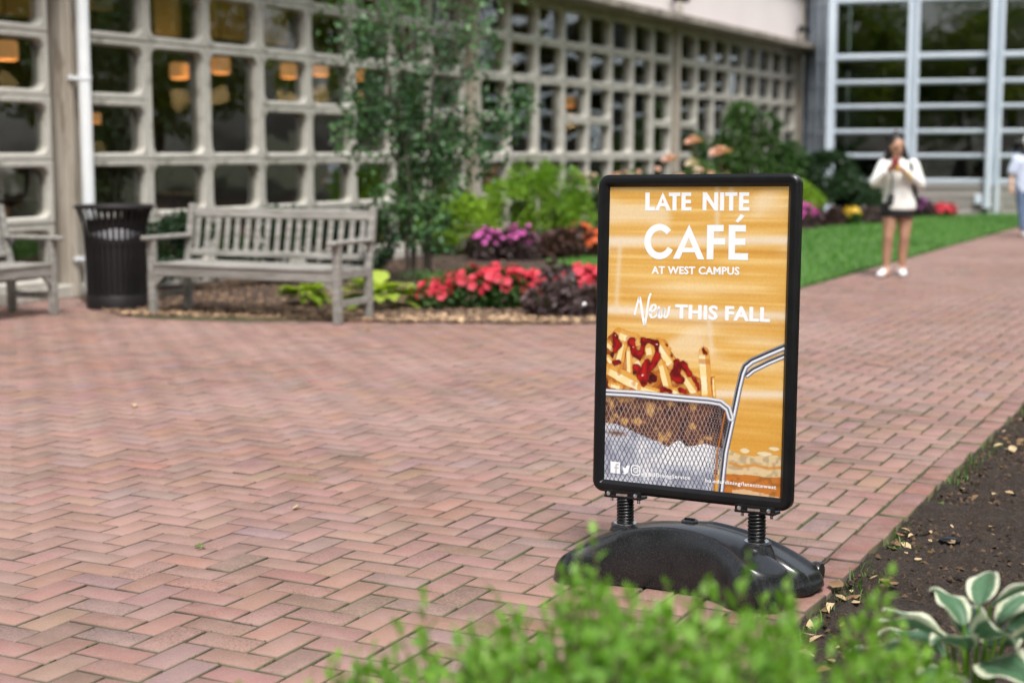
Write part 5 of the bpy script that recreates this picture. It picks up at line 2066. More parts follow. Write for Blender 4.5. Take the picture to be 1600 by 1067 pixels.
plant("flower_clump", "purple flowers at the foot of the far grey base wall", "flowers", (8.05, 30.6, 0), [(0, 0, .18, .28, .2, .2), (.2, 0, .15, .2, .2, .16)], 900, .08, M['leaf_purple'], 116, stem=None,
      flowers=[(M['purple_f'], 40, .055, [(0, -.02, .2, .28, .2, .2)], .2, 1)], shell=.4)
plant("flower_clump", "coral red flowers at the foot of the far grey base wall", "flowers", (8.62, 30.7, 0), [(0, 0, .12, .24, .2, .12)], 600, .07, M['leaf_mid'], 117, stem=None,
      flowers=[(M['red'], 50, .055, [(0, -.02, .13, .26, .2, .14)], .2, 1)], shell=.4)

# trees across the walk and behind the photographer: some mirrored in the glass, more added and enlarged to block low sky light
rbt = np.random.default_rng(200)
big = empty("shade_tree", (0, 0, 0), 0, "leafy shade tree out of view, blocking low sky and mirrored in the windows", "tree", "shade trees mirrored in the glass")
m = MB()
m.tube([(0, 0, -.1), (.05, 0, 1.2), (0, .05, 2.6), (.1, 0, 4.4), (.1, .1, 6.0)], [.24, .18, .16, .11, .05], 10)
for k in range(9):
    a = k * 2.4
    z0 = 2.2 + k * .38
    m.tube([(.03, .02, z0), (math.cos(a) * 1.0, math.sin(a) * 1.0, z0 + .7), (math.cos(a) * 2.0, math.sin(a) * 2.0, z0 + 1.1)], [.075, .05, .02], 6)
m.build("trunk", M['bark'], big, smooth=60)
lob = []
for k in range(24):
    a = k * 2.4
    rr = 1.0 + 1.1 * rbt.random()
    lob.append((math.cos(a) * rr, math.sin(a) * rr, 2.4 + 4.2 * rbt.random(), 1.1, 1.1, .9))
lob.append((0, 0, 6.6, 1.2, 1.2, 1.0))
crown("crown", big, rbt, lob, 14000, .19, M['leaf_yard'], seed=201, shell=.45, gap=.8, freq=1.5, aspect=.30, clump=.9)
kids = {big: children(big)}
spots = [dn(3.5, 7.5), Vector((-9.5, -4, 0)), Vector((7, -6, 0)), Vector((11, 2, 0)), Vector((-7, -20, 0)), Vector((3, -22, 0)), dn(13, 5.4), dn(18.5, 7.2), dn(23.5, 5.6), dn(29, 7.8), dn(35, 8.5), dn(16, 12), dn(26, 13), dn(6.5, 8.5), Vector((-5.5, -9, 0)), Vector((-11, -15, 0)), Vector((3.5, -12, 0)), Vector((-16, -9, 0)), dn(40, 5.2)]
for k, p in enumerate(spots):
    o = big if k == 0 else copy_tree(big, None, kids)
    o.location = (p.x, p.y, -.05)
    s_ = rbt.uniform(1.05, 1.45)
    o.scale = (s_, s_, s_ * rbt.uniform(.95, 1.15))
    o.rotation_euler = (0, 0, rbt.uniform(0, 6.28))

# ================================================================ FOREGROUND BUSH
rf = np.random.default_rng(301)
bush = empty("spirea_bush", (.155, 1.85, -.04), 0, "leafy light green bush blurred across the bottom of the picture", "shrub")
# height of the shoots above the ground along the bush (local x)
HX = [-.53, -.46, -.39, -.32, -.25, -.18, -.11, -.04, .04, .12, .19, .26, .33, .39, .44]
HZ = [.60, .64, .67, .70, .725, .755, .78, .79, .80, .79, .765, .745, .745, .76, .68]
LP, LA, LN, LL, LT = [], [], [], [], []
stem_mb = MB()
shoots = 700
for k in range(shoots):
    x = rf.uniform(-.55, .45)
    y = rf.uniform(-.34, .32)
    hmax = float(np.interp(x, HX, HZ)) + .008
    hgt = hmax - abs(rf.normal(0, .06)) - (.06 if rf.random() < .90 else 0) - .10 * max(0, -y - .1)
    base = Vector((x * .55 + rf.normal(0, .03), y * .5, 0))
    tip = Vector((x, y, hgt))
    midp = base * .45 + tip * .55 + Vector((rf.normal(0, .05), rf.normal(0, .05), .035))
    pts = [base * (1 - t) ** 2 + midp * 2 * t * (1 - t) + tip * t * t for t in np.linspace(0, 1, 9)]
    stem_mb.tube(pts, [.0028 - .0019 * q / 8 for q in range(9)], 5, cap=False)
    nl = int(rf.integers(13, 20))
    ph = rf.uniform(0, 6.28)
    for q in range(nl):
        t = 1 - .55 * (q / nl) ** 1.1
        p = base * (1 - t) ** 2 + midp * 2 * t * (1 - t) + tip * t * t
        tg = ((midp - base) * (1 - t) + (tip - midp) * t).normalized()
        ph += 2.4
        o1 = tg.orthogonal().normalized()
        o2 = tg.cross(o1)
        out = o1 * math.cos(ph) + o2 * math.sin(ph)
        open_ = .35 + .75 * min(q / 5, 1) + rf.normal(0, .15)
        ax = (tg * math.cos(open_) + out * math.sin(open_)).normalized()
        nn = (tg * math.sin(open_) - out * math.cos(open_)).normalized()
        L = (.019 + .021 * min(q / 4, 1)) * rf.uniform(.8, 1.25)
        LP.append(p)
        LA.append(ax)
        LN.append(nn)
        LL.append(L)
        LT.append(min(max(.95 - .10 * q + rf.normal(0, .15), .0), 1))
LP, LA, LN, LL, LT = np.array(LP), np.array(LA), np.array(LN), np.array(LL), np.array(LT)
tag(stem_mb.build("stem", M['twig'], bush, smooth=60), kind='stuff')
wp = LP + np.array((.155, 1.85, -.04))
vis = np.array([(lambda q: q[1] if (-5 < q[0] < 1030 and q[1] < 690) else 9e9)(view_px(Vector(p))) for p in wp])
ordr = np.argsort(vis)
front = set(ordr[:300].tolist())
lv = []
for q in range(12):
    V, F = leaf_tris(np.zeros((1, 3)), np.array([[1., 0, 0]]), np.array([[0, 0, 1.]]), [1.0], [rf.uniform(.22, .32)], rf.uniform(.2, .45), rf.uniform(.05, .3))
    lv.append(mesh_np("leaf", V, F, M['fg_leaf'], {"tone": np.full(8, q / 11)}, True))
for q in front:
    a, n3 = Vector(LA[q]), Vector(LN[q])
    mt = Matrix((a, n3.cross(a), n3)).transposed().to_4x4()
    link("leaf", lv[int(LT[q] * 11)], bush, xf=Matrix.Translation(LP[q]) @ mt @ Matrix.Scale(LL[q], 4))
rest = np.array([q for q in range(len(LP)) if q not in front])
V, F = leaf_tris(LP[rest], LA[rest], LN[rest], LL[rest], LL[rest] * rf.uniform(.22, .32, len(rest)), .3, .15)
tag(link("leaves", mesh_np("leaves", V, F, M['fg_leaf'], {"tone": np.repeat(LT[rest], 8)}, True), bush), kind='stuff')

# ================================================================ VARIEGATED HOSTA
m_, nt_, b_ = nodes_of("variegated_hosta_leaf")
at_ = N_(nt_, "ShaderNodeAttribute", attribute_name="rim")
tn_ = N_(nt_, "ShaderNodeAttribute", attribute_name="tone")
ad_ = N_(nt_, "ShaderNodeMath", operation='ADD')
sc_ = N_(nt_, "ShaderNodeMath", operation='MULTIPLY')
sc_.inputs[1].default_value = .38
nt_.links.new(noise(nt_, 38, 3), sc_.inputs[0])
nt_.links.new(at_.outputs["Fac"], ad_.inputs[0])
nt_.links.new(sc_.outputs[0], ad_.inputs[1])
grn = mixc(nt_, ramp(nt_, noise(nt_, 30, 3), .35, .65), (.06, .14, .07), (.11, .22, .115))
wht = mixc(nt_, ramp(nt_, noise(nt_, 20, 3), .4, .7), (.62, .64, .44), (.74, .76, .62))
c_ = mixc(nt_, ramp(nt_, ad_.outputs[0], .86, .93), grn, wht)
nt_.links.new(c_, b_.inputs["Base Color"])
b_.inputs["Roughness"].default_value = .42
vein = N_(nt_, "ShaderNodeAttribute", attribute_name="vein")
bump(nt_, b_, vein.outputs["Fac"], .5, .004)
tr2 = nt_.nodes.new("ShaderNodeBsdfTranslucent")
nt_.links.new(c_, tr2.inputs[0])
mx_ = nt_.nodes.new("ShaderNodeMixShader")
mx_.inputs[0].default_value = .25
nt_.links.new(b_.outputs[0], mx_.inputs[1])
nt_.links.new(tr2.outputs[0], mx_.inputs[2])
nt_.links.new(mx_.outputs[0], nt_.nodes["Material Output"].inputs[0])
M['hosta'] = m_


def hosta_leaf(r):
    nt, ns = 18, 15
    droop, cup, wave, ph = r.uniform(.25, .7), r.uniform(.15, .5), r.uniform(.02, .05), r.uniform(0, 6)
    twist = r.normal(0, .25)
    V, R_, Ve = [], [], []
    for i in range(nt):
        t = i / (nt - 1)
        w = .235 * (math.sin(math.pi * min(t * 1.02, 1) ** .62) ** .85) * (1 - .1 * t) + .004
        ang = -droop * t * 1.7 + .35
        x = t * (1 - .16 * droop * t)
        z = .35 * t - droop * .75 * t * t
        for j in range(ns):
            s_ = j / (ns - 1) * 2 - 1
            zz = z + cup * w * abs(s_) ** 1.3 - .02 * math.exp(-(s_ / .12) ** 2) + wave * abs(s_) ** 2 * math.sin(t * 11 + ph + (2 if s_ > 0 else 0)) + twist * s_ * w * t
            V.append((x, s_ * w, zz))
            R_.append(max(abs(s_), (t - .86) / .14 if t > .86 else 0) * (1 if t > .05 else .7))
            Ve.append(.5 + .5 * math.cos(s_ * 16))
    F = [(i * ns + j, (i + 1) * ns + j, (i + 1) * ns + j + 1, i * ns + j + 1) for i in range(nt - 1) for j in range(ns - 1)]
    return mesh_np("leaf", V, F, M['hosta'], {"rim": R_, "vein": Ve}, True)


rh = np.random.default_rng(404)
hosta = empty("hosta", (.89, 2.86, -.05), 0, "hosta with green leaves edged in white at the right of the soil bed", "plant")
hl = [hosta_leaf(rh) for _ in range(7)]
# azimuth in degrees, distance and height of the leaf base, pitch, length
HL = [(176, .05, .17, 8, .21), (196, .04, .235, 14, .215), (214, .06, .10, -6, .20), (238, .06, .13, 2, .20), (262, .05, .10, 0, .20), (62, .05, .30, 48, .14), (108, .03, .26, 42, .14), (150, .05, .22, 30, .15),
      (285, .05, .20, 6, .20), (318, .06, .24, 12, .21), (350, .06, .26, 14, .20), (20, .06, .26, 22, .19), (45, .06, .20, 8, .19), (275, .02, .25, 26, .19), (225, .02, .22, 22, .18), (300, .10, .12, -12, .20),
      (186, .08, .06, -8, .19), (205, .11, .03, -14, .18), (250, .11, .07, -12, .19), (85, .05, .22, 20, .19), (130, .06, .18, 15, .18), (335, .03, .32, 34, .17), (230, .09, .18, 6, .19), (165, .1, .10, 2, .18)]
for k, (az, rd, z, pit, L) in enumerate(HL):
    a = math.radians(az + rh.normal(0, 4))
    dirv = Vector((math.cos(a), math.sin(a), 0))
    pth = math.radians(pit)
    z = z * .85 + .215
    pth *= .62
    b0 = dirv * rd + Vector((0, 0, z))
    lf = link("leaf", hl[k % 7], hosta)
    lf.matrix_basis = Matrix.Translation(b0) @ Matrix.Rotation(a, 4, 'Z') @ Matrix.Rotation(-pth, 4, 'Y') @ Matrix.Rotation(rh.normal(0, .25), 4, 'X') @ Matrix.Scale(L * .96, 4)
    m = MB()
    m.tube([(dirv.x * .015, dirv.y * .015, 0), (b0 * .5 + Vector((0, 0, z * .18))), b0], [.005, .0045, .003], 6)
    m.build("stalk", M['leaf_bright'], hosta, smooth=60)

# ================================================================ PEOPLE
def cap(mb, a, ra, b, rb_, seg=12):
    a, b = Vector(a), Vector(b)
    ax = (b - a)
    L = ax.length
    q = ax.to_track_quat('Z', 'Y').to_matrix() if L > 1e-6 else Matrix.Identity(3)
    prof = [(ra * math.cos(t), -ra * math.sin(t)) for t in np.linspace(1.5, 0, 5)] + [(rb_ * math.cos(t), L + rb_ * math.sin(t)) for t in np.linspace(0, 1.5, 5)]
    mb.lathe(prof, seg, a, q)


def ell(mb, c, s, rot=None, seg=16):
    prof = [(math.cos(t), math.sin(t)) for t in np.linspace(-1.5, 1.5, 11)]
    vs0 = len(mb.v)
    mb.lathe(prof, seg)
    R_ = rot or Matrix.Identity(3)
    for i in range(vs0, len(mb.v)):
        p = Vector(mb.v[i])
        mb.v[i] = tuple(R_ @ Vector((p.x * s[0], p.y * s[1], p.z * s[2])) + Vector(c))


def rings(mb, prof, seg=24):
    """prof: (z, cx, cy, rx, ry)"""
    vs = []
    for z, cx, cy, rx, ry in prof:
        for k in range(seg):
            a = 2 * math.pi * k / seg
            vs.append((cx + rx * math.cos(a), cy + ry * math.sin(a), z))
    fs = [(i * seg + k, i * seg + (k + 1) % seg, (i + 1) * seg + (k + 1) % seg, (i + 1) * seg + k) for i in range(len(prof) - 1) for k in range(seg)]
    fs += [tuple(range(seg))[::-1], tuple((len(prof) - 1) * seg + k for k in range(seg))]
    mb.add(vs, fs)


def fuse(mb, name, mat, parent, voxel=.009, smooth=3):
    o = mb.build(name, mat, parent)
    rm = o.modifiers.new("remesh", 'REMESH')
    rm.mode = 'VOXEL'
    rm.voxel_size = voxel
    rm.use_smooth_shade = True
    if smooth:
        s_ = o.modifiers.new("smooth", 'SMOOTH')
        s_.iterations = smooth
        s_.factor = .5
    return o


def hand(mb, wrist, palm, direction, curl, thumb_side):
    """palm with four bent fingers and a thumb"""
    w, p, d = Vector(wrist), Vector(palm), Vector(direction).normalized()
    c = Vector(curl).normalized()
    side = d.cross(c).normalized() * thumb_side
    cap(mb, w, .024, p, .030)
    ell(mb, p + d * .02, (.036, .036, .036))
    for k, (off, L) in enumerate(((.030, .062), (.010, .070), (-.010, .066), (-.029, .052))):
        b0 = p + d * .040 + side * off
        b1 = b0 + (d * .7 + c * .5).normalized() * L * .5
        b2 = b1 + (d * .1 + c).normalized() * L * .35
        b3 = b2 + (c * .6 - d * .6).normalized() * L * .25
        cap(mb, b0, .0100, b1, .0092, 8)
        cap(mb, b1, .0092, b2, .0084, 8)
        cap(mb, b2, .0084, b3, .0074, 8)
    t0 = p + side * .028 + d * .0
    t1 = t0 + (side * .6 + d * .5 + c * .3).normalized() * .032
    t2 = t1 + (d * .6 + c * .6).normalized() * .028
    cap(mb, t0, .013, t1, .011, 8)
    cap(mb, t1, .011, t2, .009, 8)


def face(parent, hc, tilt, yaw, skin, s=1.0):
    """eyes, brows and lips set into a head centred at hc"""
    R_ = Matrix.Rotation(yaw, 3, 'Z') @ Matrix.Rotation(tilt, 3, 'X')
    hc = Vector(hc)
    for sx in (-1, 1):
        m = MB()
        ell(m, hc + R_ @ Vector((sx * .030, -.077, .004)) * s, (.013 * s, .006 * s, .006 * s), R_, 10)
        m.build("eye", M['lens'], parent, smooth=60)
        m = MB()
        ell(m, hc + R_ @ Vector((sx * .031, -.080, .024)) * s, (.018 * s, .005 * s, .004 * s), R_, 10)
        m.build("eyebrow", M['hair'], parent, smooth=60)
    m = MB()
    ell(m, hc + R_ @ Vector((0, -.083, -.052)) * s, (.021 * s, .008 * s, .008 * s), R_, 10)
    m.build("mouth", M['lip'], parent, smooth=60)
    return R_


WOMAN_LOC = Vector((3.995, 16.02, 0))
wo = empty("person", WOMAN_LOC, 0, "person in a cream hooded top and black shorts walking on the path with head bent", "person")
b = MB()
HC = Vector((-.006, -.045, 1.352))
R_ = Matrix.Rotation(.12, 3, 'Z') @ Matrix.Rotation(.30, 3, 'X')
ell(b, HC, (.070, .086, .100), R_)
ell(b, HC + R_ @ Vector((0, -.030, -.060)), (.050, .055, .052), R_)
ell(b, HC + R_ @ Vector((0, -.086, -.018)), (.013, .018, .020), R_)
for sx in (-1, 1):
    ell(b, HC + R_ @ Vector((sx * .070, .005, -.008)), (.010, .018, .028), R_)
cap(b, (.012, .0, 1.17), .052, HC + Vector((0, .02, -.06)), .047)
rings(b, [(.66, .035, 0, .14, .10), (.74, .035, 0, .165, .115), (.86, .033, 0, .135, .095), (.98, .03, 0, .140, .095), (1.08, .028, 0, .155, .10), (1.17, .026, 0, .14, .08), (1.20, .02, 0, .07, .06)])
LEG = [(-1, (-.045, 0, .74), (-.066, -.035, .415), (-.068, .01, .085)), (1, (.118, .02, .74), (.112, .0, .415), (.106, .05, .085))]
for sx, hip, kn, an in LEG:
    hip, kn, an = Vector(hip), Vector(kn), Vector(an)
    cap(b, hip, .092, hip * .45 + kn * .55, .074)
    cap(b, hip * .45 + kn * .55, .074, kn, .054)
    cap(b, kn, .053, kn * .65 + an * .35 + Vector((0, .014, 0)), .055)
    cap(b, kn * .65 + an * .35 + Vector((0, .014, 0)), .055, an, .034)
    cap(b, an, .034, an + Vector((-.02, -.10, -.045)), .030)
ARM = [((-.125, 0, 1.165), (-.222, -.05, .985), (-.120, -.185, 1.115), 1), ((.180, 0, 1.165), (.245, -.05, .965), (.030, -.195, 1.105), -1)]
for sh, elb, wr, s_ in ARM:
    cap(b, sh, .052, elb, .042)
    cap(b, elb, .042, wr, .027)
hand(b, (-.120, -.185, 1.115), (-.098, -.208, 1.140), (.55, -.25, .75), (.5, .4, .2), -1)
hand(b, (.030, -.195, 1.105), (-.008, -.212, 1.125), (-.75, -.2, .55), (-.2, .6, .4), 1)
body = fuse(b, "body", M['skin'], wo, .007, 2)
face(body, HC, .30, .12, M['skin'])
b = MB()
ell(b, HC + R_ @ Vector((0, .028, .030)), (.079, .082, .090), R_)
ell(b, HC + Vector((-.012, .03, .125)), (.040, .042, .045))
for sx in (-1, 1):
    cap(b, HC + R_ @ Vector((sx * .068, .03, .02)), .026, HC + Vector((sx * .098, .03, -.115)), .034)
    cap(b, HC + Vector((sx * .098, .03, -.115)), .036, HC + Vector((sx * .118, .05, -.21)), .018)
cap(b, HC + Vector((0, .06, .02)), .07, HC + Vector((0, .08, -.15)), .06)
fuse(b, "hair", M['hair'], wo, .008, 2)
b = MB()
rings(b, [(.695, .045, 0, .172, .125), (.715, .045, 0, .182, .135), (.76, .045, 0, .178, .132), (.85, .04, 0, .160, .122), (.98, .036, 0, .160, .120), (1.08, .03, 0, .165, .118), (1.15, .028, 0, .152, .10), (1.20, .024, .01, .115, .085), (1.235, .02, .02, .078, .07)])
for sh, elb, wr, s_ in ARM:
    cap(b, sh, .068, elb, .060)
    cap(b, elb, .060, Vector(elb) * .18 + Vector(wr) * .82, .044)
ell(b, (.02, .075, 1.19), (.13, .07, .08))
fuse(b, "sweater", M['sweater'], wo, .010, 4)
b = MB()
rings(b, [(.628, .035, .005, .176, .122), (.70, .035, .0, .182, .125), (.80, .035, 0, .16, .115)])
for sx, hip, kn, an in LEG:
    hip, kn = Vector(hip), Vector(kn)
    b.tube([hip + Vector((0, 0, .02)), hip * .66 + kn * .34], [.100, .098], 16)
fuse(b, "shorts", M['shorts'], wo, .010, 2)
for (an, dx, dy) in ((Vector((-.068, .01, 0)), -.085, -.13), (Vector((.106, .05, 0)), -.02, -.15)):
    b = MB()
    cap(b, an + Vector((0, .02, .042)), .042, an + Vector((dx * .55, dy * .6, .040)), .046)
    cap(b, an + Vector((dx * .55, dy * .6, .040)), .044, an + Vector((dx * 1.15, dy * 1.0, .034)), .034)
    cap(b, an + Vector((0, .02, .05)), .042, an + Vector((0, .005, .085)), .044)
    fuse(b, "shoe", M['shoe'], wo, .008, 2)
# what she carries
ph = MB()
ph.box((0, 0, 0), (.072, .010, .145), Matrix.Rotation(.6, 3, 'X') @ Matrix.Rotation(-.25, 3, 'Z'), bev=.004)
tag(ph.build("phone", M['pink'], None, loc=WOMAN_LOC + Vector((-.075, -.262, 1.178))), "phone in a pink case held up in the walking woman's hands", "phone")
b = MB()
cap(b, (-.048, -.262, 1.105), .014, (-.044, -.268, 1.155), .013)
cap(b, (.055, -.262, 1.085), .016, (.105, -.235, 1.03), .014)
tag(b.build("yellow_strap", M['yellow'], None, smooth=60, loc=WOMAN_LOC), "yellow strap wrapped at the walking woman's hands", "strap")
pk = empty("pouch", WOMAN_LOC + Vector((-.10, -.20, .80)), 0, "dark pouch hanging on a long strap from the walking woman's hand", "bag")
b = MB()
cap(b, (-.005, 0, -.02), .042, (.01, 0, .045), .036)
fuse(b, "body", M['black_bag'], pk, .008, 2)
b = MB()
b.tube([(.01, 0, .06), (.012, -.01, .20), (.005, -.015, .33)], .009, 6)
b.build("strap", M['black_bag'], pk)
bp = empty("backpack", WOMAN_LOC + Vector((.10, .16, .95)), 0, "black backpack worn by the walking woman, its strap over one shoulder", "backpack")
b = MB()
rings(b, [(-.24, .03, 0, .10, .05), (-.20, .03, 0, .15, .085), (.0, .02, 0, .155, .09), (.16, .0, 0, .14, .08), (.20, 0, 0, .08, .04)])
fuse(b, "body", M['black_bag'], bp, .010, 3)
b = MB()
b.tube([(.045, -.05, .23), (.055, -.12, .275), (.035, -.235, .22), (.04, -.285, .10), (.07, -.265, -.02), (.10, -.2, -.12)], .016, 8)
b.build("strap", M['black_bag'], bp, smooth=60)

P2_LOC = Vector((7.93, 23.73, 0))
p2 = empty("person", P2_LOC, 0, "person in a white cap, pale blue tee and jeans at the far right edge", "person")
b = MB()
HC2 = Vector((.02, -.02, 1.405))
ell(b, HC2, (.070, .086, .102))
ell(b, HC2 + Vector((0, -.03, -.06)), (.05, .055, .05))
ell(b, HC2 + Vector((0, -.086, -.015)), (.013, .018, .02))
cap(b, (.02, 0, 1.20), .05, HC2 + Vector((0, .02, -.06)), .046)
rings(b, [(.70, .02, 0, .14, .10), (.80, .02, 0, .16, .11), (.92, .02, 0, .13, .095), (1.12, .02, 0, .155, .10), (1.22, .02, 0, .13, .07), (1.25, .02, 0, .06, .05)])
for sx, (dy1, dy2) in ((-1, (-.06, -.16)), (1, (.02, .10))):
    hip, kn, an = Vector((.02 + sx * .085, 0, .78)), Vector((.02 + sx * .08, dy1, .43)), Vector((.02 + sx * .07, dy2, .09))
    cap(b, hip, .088, kn, .056)
    cap(b, kn, .055, an, .035)
    sh, elb, wr = Vector((.02 + sx * .17, 0, 1.19)), Vector((.02 + sx * .235, .02, .96)), Vector((.02 + sx * .26, -.06, .76))
    cap(b, sh, .05, elb, .04)
    cap(b, elb, .038, wr, .026)
    hand(b, wr, wr + Vector((0, -.012, -.035)), (0, -.1, -1), (-sx, 0, -.1), sx)
body2 = fuse(b, "body", M['skin2'], p2, .008, 2)
face(body2, HC2, 0, 0, M['skin2'])
b = MB()
ell(b, HC2 + Vector((0, .02, .02)), (.079, .088, .09))
cap(b, HC2 + Vector((-.06, .02, 0)), .03, HC2 + Vector((-.075, .02, -.20)), .03)
cap(b, HC2 + Vector((.06, .02, 0)), .03, HC2 + Vector((.075, .02, -.20)), .03)
fuse(b, "hair", M['hair'], p2, .009, 2)
b = MB()
rings(b, [(.68, .02, 0, .185, .13), (.80, .02, 0, .182, .128), (1.0, .02, 0, .172, .12), (1.14, .02, 0, .178, .12), (1.21, .02, 0, .15, .095), (1.25, .02, .01, .085, .07)])
for sx in (-1, 1):
    cap(b, (.02 + sx * .17, 0, 1.18), .075, (.02 + sx * .225, .015, 1.0), .078)
fuse(b, "tee_shirt", M['tee'], p2, .010, 3)
b = MB()
rings(b, [(.70, .02, 0, .165, .12), (.80, .02, 0, .165, .12)])
for sx, (dy1, dy2) in ((-1, (-.06, -.16)), (1, (.02, .10))):
    cap(b, (.02 + sx * .085, 0, .76), .10, (.02 + sx * .08, dy1, .43), .078)
    b.tube([(.02 + sx * .08, dy1, .45), (.02 + sx * .07, dy2, .10)], [.078, .068], 14)
fuse(b, "jeans", M['jeans'], p2, .010, 2)
for sx, dy2 in ((-1, -.16), (1, .10)):
    b = MB()
    an = Vector((.02 + sx * .07, dy2, 0))
    cap(b, an + Vector((0, .03, .042)), .042, an + Vector((0, -.08, .040)), .046)
    cap(b, an + Vector((0, -.08, .04)), .044, an + Vector((0, -.16, .034)), .032)
    fuse(b, "shoe", M['shoe'], p2, .009, 2)
cpo = MB()
ell(cpo, HC2 + Vector((0, .005, .065)), (.090, .100, .075))
cpo.prism([(-.06, 0), (.06, 0), (.06, .012), (-.06, .012)], -.17, -.07)
for i in range(len(cpo.v) - 8, len(cpo.v)):
    x, y, z = cpo.v[i]
    cpo.v[i] = (x + HC2.x, y + HC2.y, z + HC2.z + .035)
fuse(cpo, "cap", M['shoe'], p2, .008, 2)

# ================================================================ SMALL THINGS
gl_ = empty("ground_light", (.57, 11.98, .02), 0, "small black spotlight on the soil before the dark purple plant", "garden light")
m = MB()
m.lathe([(.012, 0), (.012, .06)], 8)
m.build("spike", M['can'], gl_)
m = MB()
m.lathe([(.020, -.05), (.038, -.03), (.042, .03), (.036, .032), (.030, .02)], 16, (0, 0, .085), Matrix.Rotation(.9, 3, 'X'))
m.build("housing", M['black_frame'], gl_, smooth=40)
m = MB()
m.lathe([(.0, .021), (.031, .021)], 16, (0, 0, .085), Matrix.Rotation(.9, 3, 'X'))
m.build("lens", M['chrome'], gl_)
wl = empty("ground_light", (1.49, 5.08, -.018), 0, "flat round dark well light sunk in the dark soil", "garden light")
m = MB()
m.lathe([(.032, -.03), (.034, .006), (.037, .012), (.033, .015), (.028, .012)], 28)
m.build("housing", M['can'], wl, smooth=40)
m = MB()
m.lathe([(.029, .008), (.027, .014), (.012, .018), (.002, .019)], 28)
m.build("lens", M['black_frame'], wl, smooth=60)

# fallen leaves
rv = np.random.default_rng(505)


def fallen_mesh(r):
    V, F = leaf_tris(np.array([[-.5, 0, 0]]), np.array([[1., 0, 0]]), np.array([[0, 0, 1.]]), [1.0], [r.uniform(.22, .34)], r.uniform(-.3, .6), r.uniform(-.35, .3))
    V = V + r.normal(0, .02, V.shape)
    V[:, 2] -= V[:, 2].min()
    return mesh_np("fallen_leaf", V, F, M['dry_leaf'], {"tone": np.clip(r.uniform(.0, 1) + r.normal(0, .08, 8), 0, 1)}, True)


fm = [fallen_mesh(rv) for _ in range(14)]


def fallen(p, size, label, group=None):
    o = link("fallen_leaf", fm[rv.integers(14)], None, loc=p, rot=(rv.normal(0, .2), rv.normal(0, .2), rv.uniform(0, 6.28)))
    o.scale = (size,) * 3
    return tag(o, label, "leaf", group)


for k in range(140):
    if k < 84:
        d_, n_ = 3.2 + 5.2 * rv.random(), N_OUT + .03 + .22 * rv.random() ** 1.2
    else:
        d_, n_ = 3.0 + 5.4 * rv.random(), N_OUT + .05 + 1.5 * rv.random()
    zz = -.012 + .014 * min((n_ - N_OUT) / .8, 1)
    if n_ < N_OUT + .26:
        fallen(dn(d_, n_, zz), rv.uniform(.022, .058), "dry tan leaf in the litter strip hugging the right brick edging", "dry leaves along the brick edging")
    else:
        fallen(dn(d_, n_, zz), rv.uniform(.020, .05), "dry tan leaf lying out on the open dark soil", "dry leaves on the open dark soil")
for p, s_, lab in ((Vector((-.79, 5.5, .003)), .04, "curled yellow leaf on the bricks left of the sign base"), (Vector((-.02, 4.15, .003)), .055, "yellow leaf with brown spot on the bricks just above the bush"),
                   (Vector((-1.93, 7.75, .003)), .05, "tan leaf alone on the bricks in the open plaza"), (Vector((-1.05, 11.1, .003)), .06, "small tan leaf on the bricks in front of the bench's right leg"),
                   (Vector((-2.7, 11.5, .003)), .05, "tiny brown leaf on the bricks in front of the bench's left leg"), (dn(6.55, -2.1, .003), .035, "pale leaf on the mossy bricks right of the sign"),
                   (Vector((.98, 4.50, .003)), .075, "yellowed leaf on the brick edge beside the sign's wheel")):
    fallen(p, s_, lab)

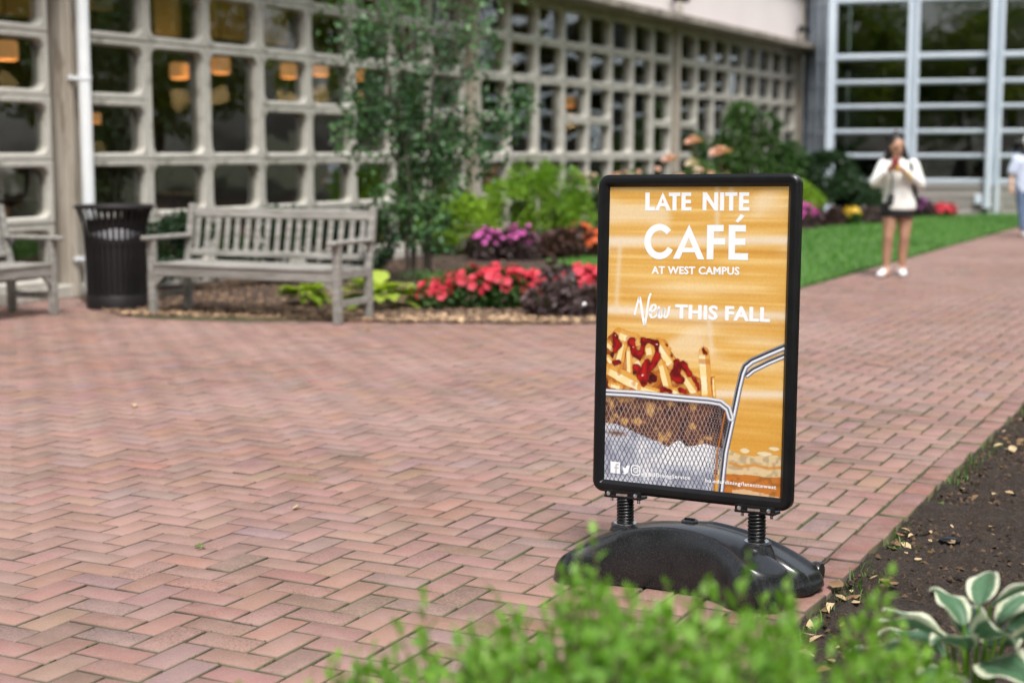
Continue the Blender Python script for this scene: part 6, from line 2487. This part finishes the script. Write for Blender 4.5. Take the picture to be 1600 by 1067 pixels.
# weeds and grass along the brick edge
V, F, T = [], [], []
for k in range(620):
    d_ = 2.6 + 6.5 * rv.random()
    if math.sin(d_ * 3.1) + .8 * math.sin(d_ * 7.3 + 1) < .1 and rv.random() < .85 and d_ > 4.4:
        continue
    p = dn(d_, N_OUT + .005 + .05 * abs(rv.normal()), -.03)
    h_ = rv.uniform(.02, .06)
    a_ = rv.uniform(0, 6.28)
    ln_ = Vector((math.cos(a_), math.sin(a_), 0)) * h_ * rv.uniform(.2, .9)
    sd = Vector((-math.sin(a_), math.cos(a_), 0)) * rv.uniform(.0012, .003)
    b_ = len(V)
    V += [tuple(p + sd), tuple(p - sd), tuple(p + ln_ * .45 + Vector((0, 0, h_ * .7)) - sd * .7), tuple(p + ln_ * .45 + Vector((0, 0, h_ * .7)) + sd * .7), tuple(p + ln_ + Vector((0, 0, h_ * .85))), tuple(p + ln_ + Vector((0, 0, h_ * .85)))]
    F += [(b_, b_ + 1, b_ + 2, b_ + 3), (b_ + 3, b_ + 2, b_ + 4, b_ + 5)]
    T += [rv.random()] * 6
M['weed'] = mat_leaf("weed_green", (.04, .11, .015), (.12, .24, .04), .5, .35)
tag(link("edge_grass", mesh_np("edge_grass", V, F, M['weed'], {"tone": T})), kind='stuff')
for k, (p, lab) in enumerate(((dn(5.05, -1.10, -.03), "small broad leaved weed at the brick edge near the well light"), (dn(5.75, -1.09, -.03), "leafy weed among tan leaves at the brick edge"), (dn(7.5, -1.1, -.03), "small weed at the brick edge near the photo's right border"), (Vector((-1.03, 4.93, 0)), "tiny green weed growing from a brick joint left of centre"))):
    t = empty("weed", p, 0, lab, "weed")
    for q in range(7):
        a_ = q * 2.4
        e_ = rv.uniform(.2, 1.0)
        ax = np.array([[math.cos(a_) * math.cos(e_), math.sin(a_) * math.cos(e_), math.sin(e_)]])
        nn = np.array([[-math.cos(a_) * math.sin(e_), -math.sin(a_) * math.sin(e_), math.cos(e_)]])
        L = rv.uniform(.018, .034) * (.7 if k == 3 else 1)
        Vv, Ff = leaf_tris(ax * .008, ax, nn, L, L * .33, .2, .3)
        link("leaf", mesh_np("leaf", Vv, Ff, M['weed'], {"tone": np.full(8, .4 + .5 * rv.random())}), t)
